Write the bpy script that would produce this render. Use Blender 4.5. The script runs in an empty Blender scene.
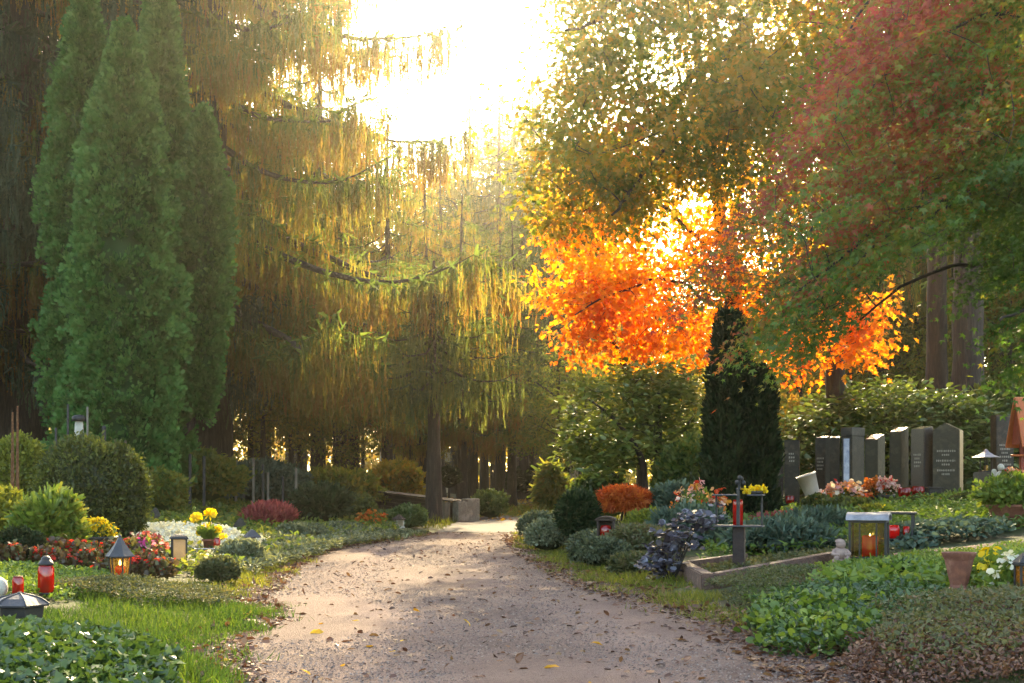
import bpy, bmesh, math
import numpy as np
from mathutils import Vector, Matrix, noise as mnoise

rng = np.random.default_rng(11)
SC = bpy.context.scene
COL = SC.collection
PI = math.pi

# ------------------------------------------------------------------ camera numbers
F = 1422.2      # focal length in pixels (50 mm on 36 mm, 1024 px wide)
EYE = 0.95      # camera height above the path
HOR = 478.0     # picture row of the horizon

def X(px, y):
    return (px - 512.0) / F * y

def Z(py, y):
    return EYE - (py - HOR) / F * y

# ------------------------------------------------------------------ terrain
_ly = [0, 6.6, 8.3, 9.5, 11.1, 12.6, 16.5, 19.3, 22.5, 24.6, 30, 40, 400]
_lx = [-1.25, -1.38, -1.8, -1.65, -2.1, -2.28, -2.57, -2.47, -1.8, -1.3, -1.2, -1.0, -1.0]
_ry = [0, 6.6, 7.85, 9.5, 11.1, 13.2, 16.5, 19.3, 22.5, 24.6, 30, 40, 400]
_rx = [1.75, 1.66, 1.6, 1.4, 1.15, .82, .5, .31, .28, .26, .35, .6, .6]

def path_l(y): return np.interp(y, _ly, _lx)
def path_r(y): return np.interp(y, _ry, _rx)

def wob(x, y, k=1.0):
    return (np.sin(1.7*k*x+.6)*np.cos(1.3*k*y+1.1) + .6*np.sin(3.1*k*x+2.3*k*y) + .4*np.sin(5.3*k*y-4.1*k*x+.7)) / 2.0

def T(x, y):
    x = np.asarray(x, float); y = np.asarray(y, float)
    d = np.maximum(np.maximum(path_l(y) - x, x - path_r(y)), 0)
    far = np.interp(y, [0, 26, 42, 400], [1, 1, .55, .5])
    return .09*np.minimum(d, 6.5)*far + .02*np.minimum(d, 20)*np.clip((d-6.5)/8, 0, 1) + .02*wob(x, y)*np.clip(d/.6, 0, 1)

def ground(px, y):
    x = X(px, y)
    return (x, y, float(T(x, y)))

def nz(p, f=1.0, s=0.0):
    """smooth numpy noise in about -1..1"""
    x, y, z = p[..., 0]*f, p[..., 1]*f, p[..., 2]*f
    return (np.sin(1.3*x+2.1*y+s)+np.sin(-1.9*y+1.6*z+1.7*s+.5)+np.sin(2.3*z-1.4*x+.9*s+1.9)
            + .6*np.sin(3.7*x+2.9*z-1.1*y+2.2*s)+.6*np.sin(4.1*y-3.3*x+1.3*s+4.)+.5*np.sin(6.1*z+5.2*y-4.7*x+s))/3.2

def unit(v):
    return v / np.maximum(np.linalg.norm(v, axis=-1, keepdims=True), 1e-9)

def rdir(n):
    return unit(rng.normal(size=(n, 3)))

# ------------------------------------------------------------------ mesh collector
class M:
    def __init__(s):
        s.v = []; s.loops = []; s.k = []; s.mix = []; s.mi = []; s.sm = []; s.n = 0
    def add(s, V, Fc, mix=.5, mi=0, smooth=False):
        V = np.asarray(V, np.float32).reshape(-1, 3); Fc = np.asarray(Fc, np.int64)
        s.v.append(V); s.loops.append((Fc + s.n).ravel()); nf = len(Fc)
        s.k.append(np.full(nf, Fc.shape[1])); s.mix.append(np.broadcast_to(np.asarray(mix, np.float32), (nf,)))
        s.mi.append(np.full(nf, mi)); s.sm.append(np.full(nf, smooth)); s.n += len(V)
    def polys(s, V, polys, mix=.5, mi=0, smooth=False):
        V = np.asarray(V, np.float32).reshape(-1, 3)
        s.v.append(V)
        s.loops.append(np.array([i for p in polys for i in p], np.int64) + s.n)
        s.k.append(np.array([len(p) for p in polys])); nf = len(polys)
        s.mix.append(np.full(nf, mix, np.float32)); s.mi.append(np.full(nf, mi)); s.sm.append(np.full(nf, smooth)); s.n += len(V)
    def mesh(s, name, mats):
        me = bpy.data.meshes.new(name)
        v = np.concatenate(s.v); lo = np.concatenate(s.loops).astype(np.int32); k = np.concatenate(s.k)
        me.vertices.add(len(v)); me.vertices.foreach_set('co', v.ravel())
        me.loops.add(len(lo)); me.loops.foreach_set('vertex_index', lo)
        me.polygons.add(len(k)); st = np.concatenate([[0], np.cumsum(k)[:-1]]).astype(np.int32)
        me.polygons.foreach_set('loop_start', st)
        me.polygons.foreach_set('material_index', np.concatenate(s.mi).astype(np.int32))
        me.polygons.foreach_set('use_smooth', np.concatenate(s.sm).astype(bool))
        me.update(calc_edges=True)
        a = me.attributes.new('mix', 'FLOAT', 'FACE'); a.data.foreach_set('value', np.concatenate(s.mix).astype(np.float32))
        for m in (mats if isinstance(mats, (list, tuple)) else [mats]):
            me.materials.append(m)
        return me

def thing(name, label, cat, loc, rz=0, group=None, scale=1):
    o = bpy.data.objects.new(name, None); COL.objects.link(o)
    o.location = loc; o.rotation_euler = (0, 0, rz); o.scale = (scale,)*3
    o.empty_display_size = .2
    o['label'] = label; o['category'] = cat
    if group: o['group'] = group
    return o

def part(name, m, mats, parent, label=None):
    o = bpy.data.objects.new(name, m if isinstance(m, bpy.types.Mesh) else m.mesh(name, mats)); COL.objects.link(o)
    o.parent = parent
    if label: o['label'] = label
    return o

def solo(name, label, cat, m, mats, loc=(0, 0, 0), rz=0, group=None, kind=None):
    o = bpy.data.objects.new(name, m if isinstance(m, bpy.types.Mesh) else m.mesh(name, mats)); COL.objects.link(o)
    o.location = loc; o.rotation_euler = (0, 0, rz)
    if label: o['label'] = label
    if cat: o['category'] = cat
    if group: o['group'] = group
    if kind: o['kind'] = kind
    return o

def dup(root, loc, rz=0, scale=1, label=None, group=None):
    r = root.copy(); COL.objects.link(r); r.location = loc; r.rotation_euler = (0, 0, rz); r.scale = (scale,)*3 if not isinstance(scale, tuple) else scale
    if label: r['label'] = label
    if group: r['group'] = group
    for ch in list(root.children):
        c = ch.copy(); COL.objects.link(c); c.parent = r
        for g in list(ch.children):
            d = g.copy(); COL.objects.link(d); d.parent = c
    return r

# ------------------------------------------------------------------ shape helpers
def bx(m, c, s, rz=0, bev=.006, mi=0, tilt=None, taper=1.0):
    bm = bmesh.new(); bmesh.ops.create_cube(bm, size=1)
    for v in bm.verts:
        t = taper if v.co.z > 0 else 1
        v.co = Vector((v.co.x*s[0]*t, v.co.y*s[1]*t, v.co.z*s[2]))
    if bev > 0:
        bmesh.ops.bevel(bm, geom=list(bm.edges), offset=min(bev, min(s)*.3), segments=1, affect='EDGES')
    R = Matrix.Rotation(rz, 4, 'Z')
    if tilt: R = R @ Matrix.Rotation(tilt[1], 4, tilt[0])
    for v in bm.verts: v.co = R @ v.co + Vector(c)
    bm.verts.index_update()
    m.polys([tuple(v.co) for v in bm.verts], [[v.index for v in f.verts] for f in bm.faces], mi=mi); bm.free()

def lathe(m, prof, n=20, c=(0, 0, 0), mi=0, smooth=True, rot0=0.0, tilt=None):
    a = np.arange(n)/n*2*PI + rot0
    V = np.array([[r*np.cos(t), r*np.sin(t), z] for r, z in prof for t in a])
    if tilt: V = V @ np.array(Matrix.Rotation(tilt[1], 3, tilt[0])).T
    V = V + np.array(c)
    Fc = [[i*n+j, i*n+(j+1) % n, (i+1)*n+(j+1) % n, (i+1)*n+j] for i in range(len(prof)-1) for j in range(n)]
    m.add(V, Fc, mi=mi, smooth=smooth)

def spline(P, n):
    P = np.asarray(P, float)
    if len(P) < 3:
        t = np.linspace(0, 1, n)[:, None]; return P[0]*(1-t)+P[-1]*t
    Q = np.vstack([2*P[0]-P[1], P, 2*P[-1]-P[-2]]); out = []
    u = np.linspace(0, len(P)-1-1e-6, n)
    for t in u:
        i = int(t); f = t-i; a, b, c, d = Q[i], Q[i+1], Q[i+2], Q[i+3]
        out.append(.5*((2*b)+(-a+c)*f+(2*a-5*b+4*c-d)*f*f+(-a+3*b-3*c+d)*f**3))
    return np.array(out)

def tube(m, P, r, ns=8, mi=0, rough=0.0, mix=.5, smooth=True):
    P = np.asarray(P, float); n = len(P); r = np.broadcast_to(np.asarray(r, float), (n,)) if np.ndim(r) <= 1 and np.size(r) != 2 else np.linspace(r[0], r[1], n)
    tn = unit(np.gradient(P, axis=0)); ref = np.where(np.abs(tn[:, 2:3]) > .9, [[1., 0, 0]], [[0, 0, 1.]])
    u = unit(np.cross(tn, ref)); w = np.cross(tn, u)
    a = np.arange(ns)/ns*2*PI
    V = P[:, None]+r[:, None, None]*(np.cos(a)[None, :, None]*u[:, None]+np.sin(a)[None, :, None]*w[:, None])
    if rough:
        V = V + (nz(V, 3.0/max(r.max(), .05)*.3, 1.)[..., None]*rough)*(V-P[:, None])
    i, j = np.meshgrid(np.arange(n-1), np.arange(ns), indexing='ij')
    Fc = np.stack([i*ns+j, i*ns+(j+1) % ns, (i+1)*ns+(j+1) % ns, (i+1)*ns+j], -1).reshape(-1, 4)
    m.add(V, Fc, mix=mix, mi=mi, smooth=smooth)
    m.polys(V[-1], [list(range(ns))], mix=mix, mi=mi)

def blob(m, c, rad, n=16, amp=.1, fr=2., s=0., mi=0, mix=.5, smooth=True):
    """lumpy closed ball"""
    k = n//2
    th = np.linspace(0, PI, k+1); ph = np.arange(n)/n*2*PI
    D = np.stack([np.sin(th)[:, None]*np.cos(ph), np.sin(th)[:, None]*np.sin(ph), np.cos(th)[:, None]*np.ones(n)], -1)
    V = np.array(c)+D*np.array(rad)*(1+amp*nz(D, fr, s))[..., None]
    i, j = np.meshgrid(np.arange(k), np.arange(n), indexing='ij')
    Fc = np.stack([i*n+j, (i+1)*n+j, (i+1)*n+(j+1) % n, i*n+(j+1) % n], -1).reshape(-1, 4)
    m.add(V, Fc, mix=mix, mi=mi, smooth=smooth)

# ------------------------------------------------------------------ leaves
def sym(h):
    return np.array([(0, 0, 0)]+h+[(1, 0, -.08)]+[(x, -y, z) for x, y, z in h[::-1]], float)
DIAMOND = sym([(.45, .26, .07)])
OVAL = sym([(.25, .2, .06), (.65, .22, .05)])
ROUND = sym([(.1, .3, .05), (.5, .46, .07), (.85, .3, .03)])
OAKL = sym([(.2, .08, .02), (.34, .34, .07), (.44, .13, .03), (.62, .4, .06), (.72, .14, .02)])
IVYL = sym([(-.1, .32, .02), (.3, .55, .05), (.42, .3, .04)])
_ma = [(-105, .45), (-80, .28), (-50, .8), (-25, .34), (0, 1.0), (25, .34), (50, .8), (80, .28), (105, .45)]
MAPLE = np.array([(0, 0, 0)]+[(r*math.cos(math.radians(a)), r*math.sin(math.radians(a)), -.12*r*r) for a, r in _ma], float)
SPRAY = np.array([(0, 0, 0), (.35, .26, .03), (.8, .36, 0), (.72, .12, 0), (1, .02, -.05), (.74, -.12, 0), (.78, -.36, 0), (.35, -.26, .03)], float)
STRIP = np.array([(0, -.13, 0), (1, -.05, 0), (1, .05, 0), (0, .13, 0)], float)
BLADE = np.array([(0, -.035, 0), (.55, -.03, .06), (1, 0, .25), (.55, .03, .06), (0, .035, 0)], float)
PETAL = sym([(.3, .3, .08), (.8, .34, .02)])

def leaves(m, c, d, n, s, tm, mix=.5, mi=0, wv=.25):
    c = np.asarray(c, float); N = len(c)
    if N == 0: return
    d = unit(np.asarray(d, float)); sd = unit(np.cross(d, n)); nn = np.cross(sd, d)
    s = np.broadcast_to(np.asarray(s, float), (N,))[:, None, None]
    w = 1+rng.uniform(-wv, wv, (N, 1, 1)); cur = rng.uniform(.3, 2.2, (N, 1, 1))
    V = c[:, None]+s*(tm[None, :, 0:1]*d[:, None]+tm[None, :, 1:2]*w*sd[:, None]+tm[None, :, 2:3]*cur*nn[:, None])
    K = len(tm)
    m.add(V, np.arange(N*K).reshape(N, K), mix=np.clip(mix, 0, 1), mi=mi)

def clusters(m, C, nl, r, size, tm, mixf=None, flat=.7, droop=.35, up=1.0, jit=.25, outward=None):
    """leaf clusters around the points C"""
    N = len(C)
    idx = np.repeat(np.arange(N), nl); n = len(idx)
    o = rng.normal(size=(n, 3))*.55
    rr = np.broadcast_to(np.asarray(r, float), (N,))[idx][:, None]
    o[:, 2] *= flat
    p = C[idx]+o*rr
    d = unit(o+rng.normal(size=(n, 3))*.7)+np.array([0, 0, -droop])
    nm = rng.normal(size=(n, 3))*.6+np.array([0, 0, up])
    cm = rng.uniform(0, 1, N)[idx]
    base = rng.uniform(0, 1, n)*.55+cm*.45
    mx = base if mixf is None else mixf(p, base)
    leaves(m, p, d, nm, size*rng.uniform(.65, 1.25, n), tm, mx)

def in_poly(px, py, poly):
    inside = np.zeros(len(px), bool); n = len(poly); j = n-1
    for i in range(n):
        xi, yi = poly[i]; xj, yj = poly[j]
        hit = ((yi > py) != (yj > py)) & (px < (xj-xi)*(py-yi)/(yj-yi+1e-9)+xi)
        inside ^= hit; j = i
    return inside

def volume_points(poly, y0, y1, n, gap=0.0, f=.9, s=0.):
    """points in the crown volume: an outline given by its size at the middle distance, with depth, thinned by noise so that it has gaps"""
    P = np.array(poly, float); out = []
    ym = (y0+y1)/2
    cnt = 0
    while cnt < n:
        q = rng.uniform(P.min(0), P.max(0), (n*3, 2)); q = q[in_poly(q[:, 0], q[:, 1], poly)]
        y = ym+(y1-y0)/2*np.clip(rng.normal(size=len(q))*.5, -1, 1)
        p = np.stack([X(q[:, 0], ym), y, Z(q[:, 1], ym)], -1)
        p = p[nz(p, f, s) > gap-.9+rng.uniform(-.25, .25, len(p))]
        out.append(p); cnt += len(p)
    return np.concatenate(out)[:n]

def twigs(m, C, limbs, r=.014, mi=0, ns=4, n=5, every=1):
    """each leaf cluster gets a twig from the nearest wood, which may be an earlier twig: a branching tree"""
    C = np.asarray(C)[::every]; L0 = np.concatenate(limbs)
    d0 = np.array([np.linalg.norm(L0-c, axis=1).min() for c in C]); order = np.argsort(d0)
    buf = np.zeros((len(L0)+3*len(C), 3)); buf[:len(L0)] = L0; k = len(L0)
    for q in order:
        c = C[q]; dd = np.linalg.norm(buf[:k]-c, axis=1); i = int(np.argmin(dd)); a = buf[i]; D = dd[i]
        if D > 3.2: continue
        if D < .05: continue
        mid = (a+c)/2+rng.normal(size=3)*.10*D+np.array([0, 0, .08*D])
        Q = spline([a, mid, c], n); tube(m, Q, (r*(.6+.3*D)+(.012 if i < len(L0) else 0)*min(1, D), r*.4), ns, mi)
        buf[k] = Q[2]; buf[k+1] = Q[3]; buf[k+2] = c; k += 3

def shell(m, c, rad, n, size, tm, amp=.12, fr=2., s=0., depth=.18, out=.8, up=.3, core=.84, zmin=-.35, hue=.45, mi=0, coremix=.05, half=False, jit=.6, mixoff=0.):
    """a leafy mass: leaves over a lumpy ball, a few layers deep, round a leafy core"""
    c = np.array(c, float); rad = np.array(rad, float)
    D = rdir(int(n*1.6)); D = D[D[:, 2] > zmin][:n]; n = len(D)
    R = (1+amp*nz(D, fr, s)+.5*amp*nz(D, fr*2.9, s+2)+.05*rng.normal(size=n))*(1-depth*rng.uniform(0, 1, n)**1.5)
    st = rng.random(n) < .05; R = np.where(st, R*(1+rng.uniform(.03, .16, n)), R)
    p = c+D*rad*R[:, None]
    nrm = unit(D/rad)
    d = nrm*out+rng.normal(size=(n, 3))*jit+np.array([0, 0, up])
    nm = nrm+rng.normal(size=(n, 3))*.5
    mx = rng.uniform(0, 1, n)*(1-hue)+hue*(.5+.5*nz(p, 3./max(rad.mean(), .1), s))+mixoff
    leaves(m, p, d, nm, size*rng.uniform(.6, 1.25, n), tm, mx, mi)
    if core: blob(m, c, rad*core, 20, amp, fr, s, mi, coremix)
# ------------------------------------------------------------------ materials
def newmat(name):
    m = bpy.data.materials.new(name); m.use_nodes = True; nt = m.node_tree; nt.nodes.clear()
    out = nt.nodes.new('ShaderNodeOutputMaterial')
    return m, nt, out

def nd(nt, t, **kw):
    n = nt.nodes.new(t)
    for k, v in kw.items():
        if hasattr(n, k): setattr(n, k, v)
        else: n.inputs[k.replace('_', ' ')].default_value = v
    return n

def ramp(nt, cols, pos=None):
    r = nt.nodes.new('ShaderNodeValToRGB'); e = r.color_ramp.elements
    pos = pos or [i/(len(cols)-1) for i in range(len(cols))]
    while len(e) < len(cols): e.new(.5)
    for i, (c, p) in enumerate(zip(cols, pos)):
        e[i].position = p; e[i].color = (*c, 1)
    return r

def leafmat(name, cols, trans=.4, boost=1.6, gloss=.06, rough=.45, pos=None):
    m, nt, out = newmat(name); L = nt.links.new
    at = nd(nt, 'ShaderNodeAttribute', attribute_name='mix')
    rp = ramp(nt, cols, pos); L(at.outputs['Fac'], rp.inputs['Fac'])
    df = nd(nt, 'ShaderNodeBsdfDiffuse'); L(rp.outputs[0], df.inputs[0])
    ml = nd(nt, 'ShaderNodeMix', data_type='RGBA', blend_type='MULTIPLY'); ml.inputs[0].default_value = 1
    ml.inputs[7].default_value = (boost, boost*.95, boost*.6, 1); L(rp.outputs[0], ml.inputs[6])
    tr = nd(nt, 'ShaderNodeBsdfTranslucent'); L(ml.outputs[2], tr.inputs[0])
    mx = nd(nt, 'ShaderNodeMixShader'); mx.inputs[0].default_value = trans; L(df.outputs[0], mx.inputs[1]); L(tr.outputs[0], mx.inputs[2])
    gl = nd(nt, 'ShaderNodeBsdfGlossy'); gl.inputs['Roughness'].default_value = rough; gl.inputs[0].default_value = (.9, .9, .9, 1)
    m2 = nd(nt, 'ShaderNodeMixShader'); m2.inputs[0].default_value = gloss*.3; L(mx.outputs[0], m2.inputs[1]); L(gl.outputs[0], m2.inputs[2])
    L(m2.outputs[0], out.inputs[0])
    return m

def solid(name, c1, c2=None, scale=8., rough=.6, metal=0., bump=.0, bscale=30., stretch=(1, 1, 1), coat=0., c3=None, spec=.5):
    m, nt, out = newmat(name); L = nt.links.new
    b = nd(nt, 'ShaderNodeBsdfPrincipled'); b.inputs['Roughness'].default_value = rough; b.inputs['Metallic'].default_value = metal
    b.inputs['Specular IOR Level'].default_value = spec
    tc = nd(nt, 'ShaderNodeTexCoord'); mp = nd(nt, 'ShaderNodeMapping'); mp.inputs['Scale'].default_value = stretch; L(tc.outputs['Object'], mp.inputs[0])
    no = nd(nt, 'ShaderNodeTexNoise'); no.inputs['Scale'].default_value = scale; no.inputs['Detail'].default_value = 7; no.inputs['Roughness'].default_value = .65; L(mp.outputs[0], no.inputs['Vector'])
    cols = [c1, c2 or tuple(x*.75 for x in c1)]+([c3] if c3 else [])
    rp = ramp(nt, cols, [.36, .66] if not c3 else [.34, .5, .68]); L(no.outputs['Fac'], rp.inputs[0]); L(rp.outputs[0], b.inputs['Base Color'])
    if bump:
        n2 = nd(nt, 'ShaderNodeTexNoise'); n2.inputs['Scale'].default_value = bscale; n2.inputs['Detail'].default_value = 6; L(mp.outputs[0], n2.inputs['Vector'])
        bp = nd(nt, 'ShaderNodeBump'); bp.inputs['Strength'].default_value = bump; bp.inputs['Distance'].default_value = .03; L(n2.outputs['Fac'], bp.inputs['Height']); L(bp.outputs[0], b.inputs['Normal'])
    L(b.outputs[0], out.inputs[0]); return m

def glassy(name, col, clear=.35, trans=.6):
    """coloured lantern glass or candle cup: light passes through it"""
    m, nt, out = newmat(name); L = nt.links.new
    df = nd(nt, 'ShaderNodeBsdfDiffuse'); tr = nd(nt, 'ShaderNodeBsdfTranslucent')
    no = nd(nt, 'ShaderNodeTexNoise'); no.inputs['Scale'].default_value = 25
    rp = ramp(nt, [tuple(c*.75 for c in col), col], [.3, .7]); L(no.outputs['Fac'], rp.inputs[0])
    L(rp.outputs[0], df.inputs[0]); L(rp.outputs[0], tr.inputs[0])
    mx = nd(nt, 'ShaderNodeMixShader'); mx.inputs[0].default_value = trans; L(df.outputs[0], mx.inputs[1]); L(tr.outputs[0], mx.inputs[2])
    tp = nd(nt, 'ShaderNodeBsdfTransparent'); tp.inputs[0].default_value = (*[min(1, c*1.2+.1) for c in col], 1)
    m2 = nd(nt, 'ShaderNodeMixShader'); m2.inputs[0].default_value = clear; L(mx.outputs[0], m2.inputs[1]); L(tp.outputs[0], m2.inputs[2])
    gl = nd(nt, 'ShaderNodeBsdfGlossy'); gl.inputs['Roughness'].default_value = .08
    m3 = nd(nt, 'ShaderNodeMixShader'); m3.inputs[0].default_value = .07; L(m2.outputs[0], m3.inputs[1]); L(gl.outputs[0], m3.inputs[2])
    L(m3.outputs[0], out.inputs[0]); return m

def glow(name, col, st):
    m, nt, out = newmat(name); e = nd(nt, 'ShaderNodeEmission'); e.inputs[0].default_value = (*col, 1); e.inputs[1].default_value = st
    nt.links.new(e.outputs[0], out.inputs[0]); return m

def litter_mat(name, stops, pos, scale, bump, fine=60, rough=.95, pebble=None, speck=None):
    m, nt, out = newmat(name); L = nt.links.new
    b = nd(nt, 'ShaderNodeBsdfPrincipled'); b.inputs['Roughness'].default_value = rough; b.inputs['Specular IOR Level'].default_value = .25
    tc = nd(nt, 'ShaderNodeTexCoord')
    n1 = nd(nt, 'ShaderNodeTexNoise'); n1.inputs['Scale'].default_value = scale; n1.inputs['Detail'].default_value = 10; n1.inputs['Roughness'].default_value = .7; L(tc.outputs['Object'], n1.inputs['Vector'])
    rp = ramp(nt, stops, pos); L(n1.outputs['Fac'], rp.inputs[0]); col = rp.outputs[0]
    n2 = nd(nt, 'ShaderNodeTexNoise'); n2.inputs['Scale'].default_value = fine; n2.inputs['Detail'].default_value = 6; L(tc.outputs['Object'], n2.inputs['Vector'])
    h = n2.outputs['Fac']
    if pebble:
        vo = nd(nt, 'ShaderNodeTexVoronoi'); vo.inputs['Scale'].default_value = pebble; L(tc.outputs['Object'], vo.inputs['Vector'])
        hs = nd(nt, 'ShaderNodeSeparateColor'); L(vo.outputs['Color'], hs.inputs[0])
        r2 = ramp(nt, [(.55, .48, .45), (.85, .8, .76), (1.0, .95, .9), (1.25, 1.15, 1.08)], [0, .35, .7, 1]); L(hs.outputs[0], r2.inputs[0])
        mm = nd(nt, 'ShaderNodeMix', data_type='RGBA', blend_type='MULTIPLY'); mm.inputs[0].default_value = .75; L(col, mm.inputs[6]); L(r2.outputs[0], mm.inputs[7]); col = mm.outputs[2]
        inv = nd(nt, 'ShaderNodeMath', operation='SUBTRACT'); inv.inputs[0].default_value = 1; L(vo.outputs['Distance'], inv.inputs[1])
        ad = nd(nt, 'ShaderNodeMath', operation='ADD'); L(inv.outputs[0], ad.inputs[0]); L(n2.outputs['Fac'], ad.inputs[1]); h = ad.outputs[0]
    if pebble:
        at = nd(nt, 'ShaderNodeAttribute', attribute_name='mix'); r3 = ramp(nt, [(.42, .36, .32), (.82, .8, .78), (1.12, 1.1, 1.08)], [.1, .5, .95]); L(at.outputs['Fac'], r3.inputs[0])
        m3 = nd(nt, 'ShaderNodeMix', data_type='RGBA', blend_type='MULTIPLY'); m3.inputs[0].default_value = 1; L(col, m3.inputs[6]); L(r3.outputs[0], m3.inputs[7]); col = m3.outputs[2]
    L(col, b.inputs['Base Color'])
    bp = nd(nt, 'ShaderNodeBump'); bp.inputs['Strength'].default_value = bump; bp.inputs['Distance'].default_value = .02; L(h, bp.inputs['Height']); L(bp.outputs[0], b.inputs['Normal'])
    L(b.outputs[0], out.inputs[0]); return m

G = {}
G['thuja'] = leafmat('thuja sprays', [(.020, .062, .016), (.052, .13, .032), (.10, .20, .055)], .2, 1.5, .02)
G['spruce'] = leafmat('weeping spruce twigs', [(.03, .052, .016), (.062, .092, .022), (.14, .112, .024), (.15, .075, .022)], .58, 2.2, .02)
G['spruce_dark'] = leafmat('dark spruce twigs', [(.016, .032, .02), (.034, .06, .034), (.06, .085, .045)], .35, 1.6, .02)
G['conifer'] = leafmat('forest conifer twigs', [(.03, .052, .022), (.062, .09, .03), (.11, .12, .034)], .48, 1.7, .02)
G['yellowgreen'] = leafmat('yellowing leaves', [(.05, .06, .012), (.10, .11, .018), (.19, .15, .02), (.24, .13, .02)], .5, 1.8, .04)
G['under'] = leafmat('understory leaves', [(.04, .07, .018), (.085, .12, .026), (.15, .15, .028), (.18, .12, .026)], .5, 1.7, .04)
G['oakgreen'] = leafmat('oak leaves turning', [(.035, .066, .012), (.07, .105, .014), (.17, .13, .016), (.28, .14, .014), (.32, .07, .012)], .6, 1.8, .05, pos=[0, .3, .6, .85, 1])
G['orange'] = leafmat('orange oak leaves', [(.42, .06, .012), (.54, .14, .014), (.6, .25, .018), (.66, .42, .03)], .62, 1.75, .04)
G['maple'] = leafmat('fine maple leaves', [(.04, .088, .014), (.08, .14, .018), (.15, .13, .02), (.24, .055, .02), (.21, .03, .03)], .5, 2., .06, pos=[0, .3, .52, .72, 1])
G['yew'] = leafmat('yew needles', [(.010, .016, .009), (.02, .032, .013), (.034, .05, .018)], .18, 1.4, .03)
G['rhodo'] = leafmat('rhododendron leaves', [(.045, .075, .018), (.10, .14, .034), (.19, .22, .05)], .3, 1.4, .12, .35)
G['box'] = leafmat('boxwood leaves', [(.024, .034, .010), (.055, .07, .016), (.12, .13, .022)], .35, 2.0, .07)
G['boxlight'] = leafmat('sunny shrub leaves', [(.07, .09, .016), (.15, .17, .024), (.27, .25, .03)], .42, 1.6, .06)
G['cover'] = leafmat('low groundcover leaves', [(.03, .034, .016), (.06, .07, .026), (.10, .10, .04), (.13, .09, .05)], .3, 1.5, .07)
G['greycover'] = leafmat('grey green groundcover', [(.03, .04, .02), (.09, .105, .055), (.24, .25, .15)], .3, 1.4, .08)
G['juniper'] = leafmat('blue juniper', [(.03, .05, .036), (.06, .09, .062), (.10, .14, .10)], .2, 1.3, .05)
G['silver'] = leafmat('silver plum leaves', [(.025, .018, .022), (.05, .04, .055), (.075, .07, .088), (.15, .15, .18)], .12, 1.2, .12, .35)
G['herb'] = leafmat('fresh green herbs', [(.04, .075, .014), (.085, .14, .022), (.15, .20, .03), (.24, .22, .035)], .35, 1.5, .09, .4)
G['ivy'] = leafmat('ivy leaves', [(.014, .032, .010), (.032, .065, .016), (.07, .11, .022)], .22, 1.5, .12, .32)
G['grass'] = leafmat('grass blades', [(.016, .036, .007), (.035, .07, .011), (.09, .115, .018)], .45, 1.6, .04)
G['drygrass'] = leafmat('yellow verge grass', [(.05, .07, .012), (.11, .125, .018), (.21, .18, .03)], .45, 1.5, .04)
G['redleaf'] = leafmat('red acer leaves', [(.28, .035, .012), (.42, .085, .018), (.5, .16, .03)], .5, 1.5, .05)
G['heather'] = leafmat('pink heather', [(.12, .03, .03), (.26, .055, .06), (.34, .10, .09)], .4, 1.5, .04)
G['white'] = leafmat('white blossom', [(.45, .42, .33), (.68, .64, .52), (.8, .78, .68)], .35, 1.1, .03)
G['red'] = leafmat('red blossom', [(.34, .012, .012), (.5, .025, .02), (.55, .09, .04)], .4, 1.4, .04)
G['bronze'] = leafmat('bronze begonia leaves', [(.05, .022, .014), (.09, .05, .02), (.09, .11, .026)], .3, 1.5, .12)
G['yellow'] = leafmat('yellow blossom', [(.55, .33, .012), (.68, .48, .02), (.76, .6, .05)], .4, 1.15, .03)
G['bouquet'] = leafmat('mixed bouquet blossom', [(.5, .025, .02), (.55, .10, .03), (.6, .28, .04), (.6, .30, .30), (.7, .6, .48)], .35, 1.2, .03)
G['pink'] = leafmat('pink blossom', [(.5, .03, .16), (.6, .08, .25), (.66, .3, .4)], .4, 1.2, .03)
G['mum'] = leafmat('rust chrysanthemum petals', [(.36, .07, .012), (.46, .13, .02), (.5, .2, .04)], .3, 1.2, .03)
G['fallen'] = leafmat('fallen leaves', [(.07, .035, .02), (.14, .07, .03), (.24, .11, .03), (.42, .26, .03)], .25, 1.3, .05, pos=[0, .5, .8, 1])
G['litter'] = leafmat('red brown dead leaves', [(.04, .02, .015), (.09, .04, .028), (.15, .07, .04), (.2, .12, .06)], .2, 1.3, .1)
BARK = solid('brown bark', (.05, .034, .025), (.02, .014, .011), 5, .95, 0, 1., 7, (3, 3, .35), c3=(.075, .054, .04))
BARKRED = solid('reddish pine bark', (.06, .034, .022), (.022, .013, .009), 5, .95, 0, 1., 6, (3, 3, .4), c3=(.085, .05, .033))
BARKMOSS = solid('mossy bark', (.06, .052, .02), (.03, .02, .014), 4, .95, 0, 1., 7, (3, 3, .5), c3=(.07, .075, .022))
TWIG = solid('dark twig bark', (.045, .032, .024), (.02, .014, .011), 6, .9)
BLACK = solid('weathered black metal', (.014, .013, .013), (.03, .025, .022), 20, .6, .1, .15, 60)
DARKROOF = solid('slate dark lantern roof', (.028, .027, .032), (.055, .052, .056), 9, .65, 0., .15, 40)
GREYROOF = solid('weathered zinc roof', (.17, .16, .175), (.30, .28, .295), 10, .5, .2, .2, 30)
RUST = solid('rusty steel', (.22, .085, .028), (.10, .04, .018), 12, .7, .5, .4, 40, c3=(.30, .15, .06))
GRANITE = solid('dark polished granite', (.035, .03, .028), (.055, .048, .043), 60, .13, 0, 0., 50, c3=(.085, .07, .06))
GRANITE2 = solid('brown grey granite', (.042, .032, .024), (.022, .018, .013), 6, .38, 0, .15, 60, c3=(.075, .058, .040), spec=.3)
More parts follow.
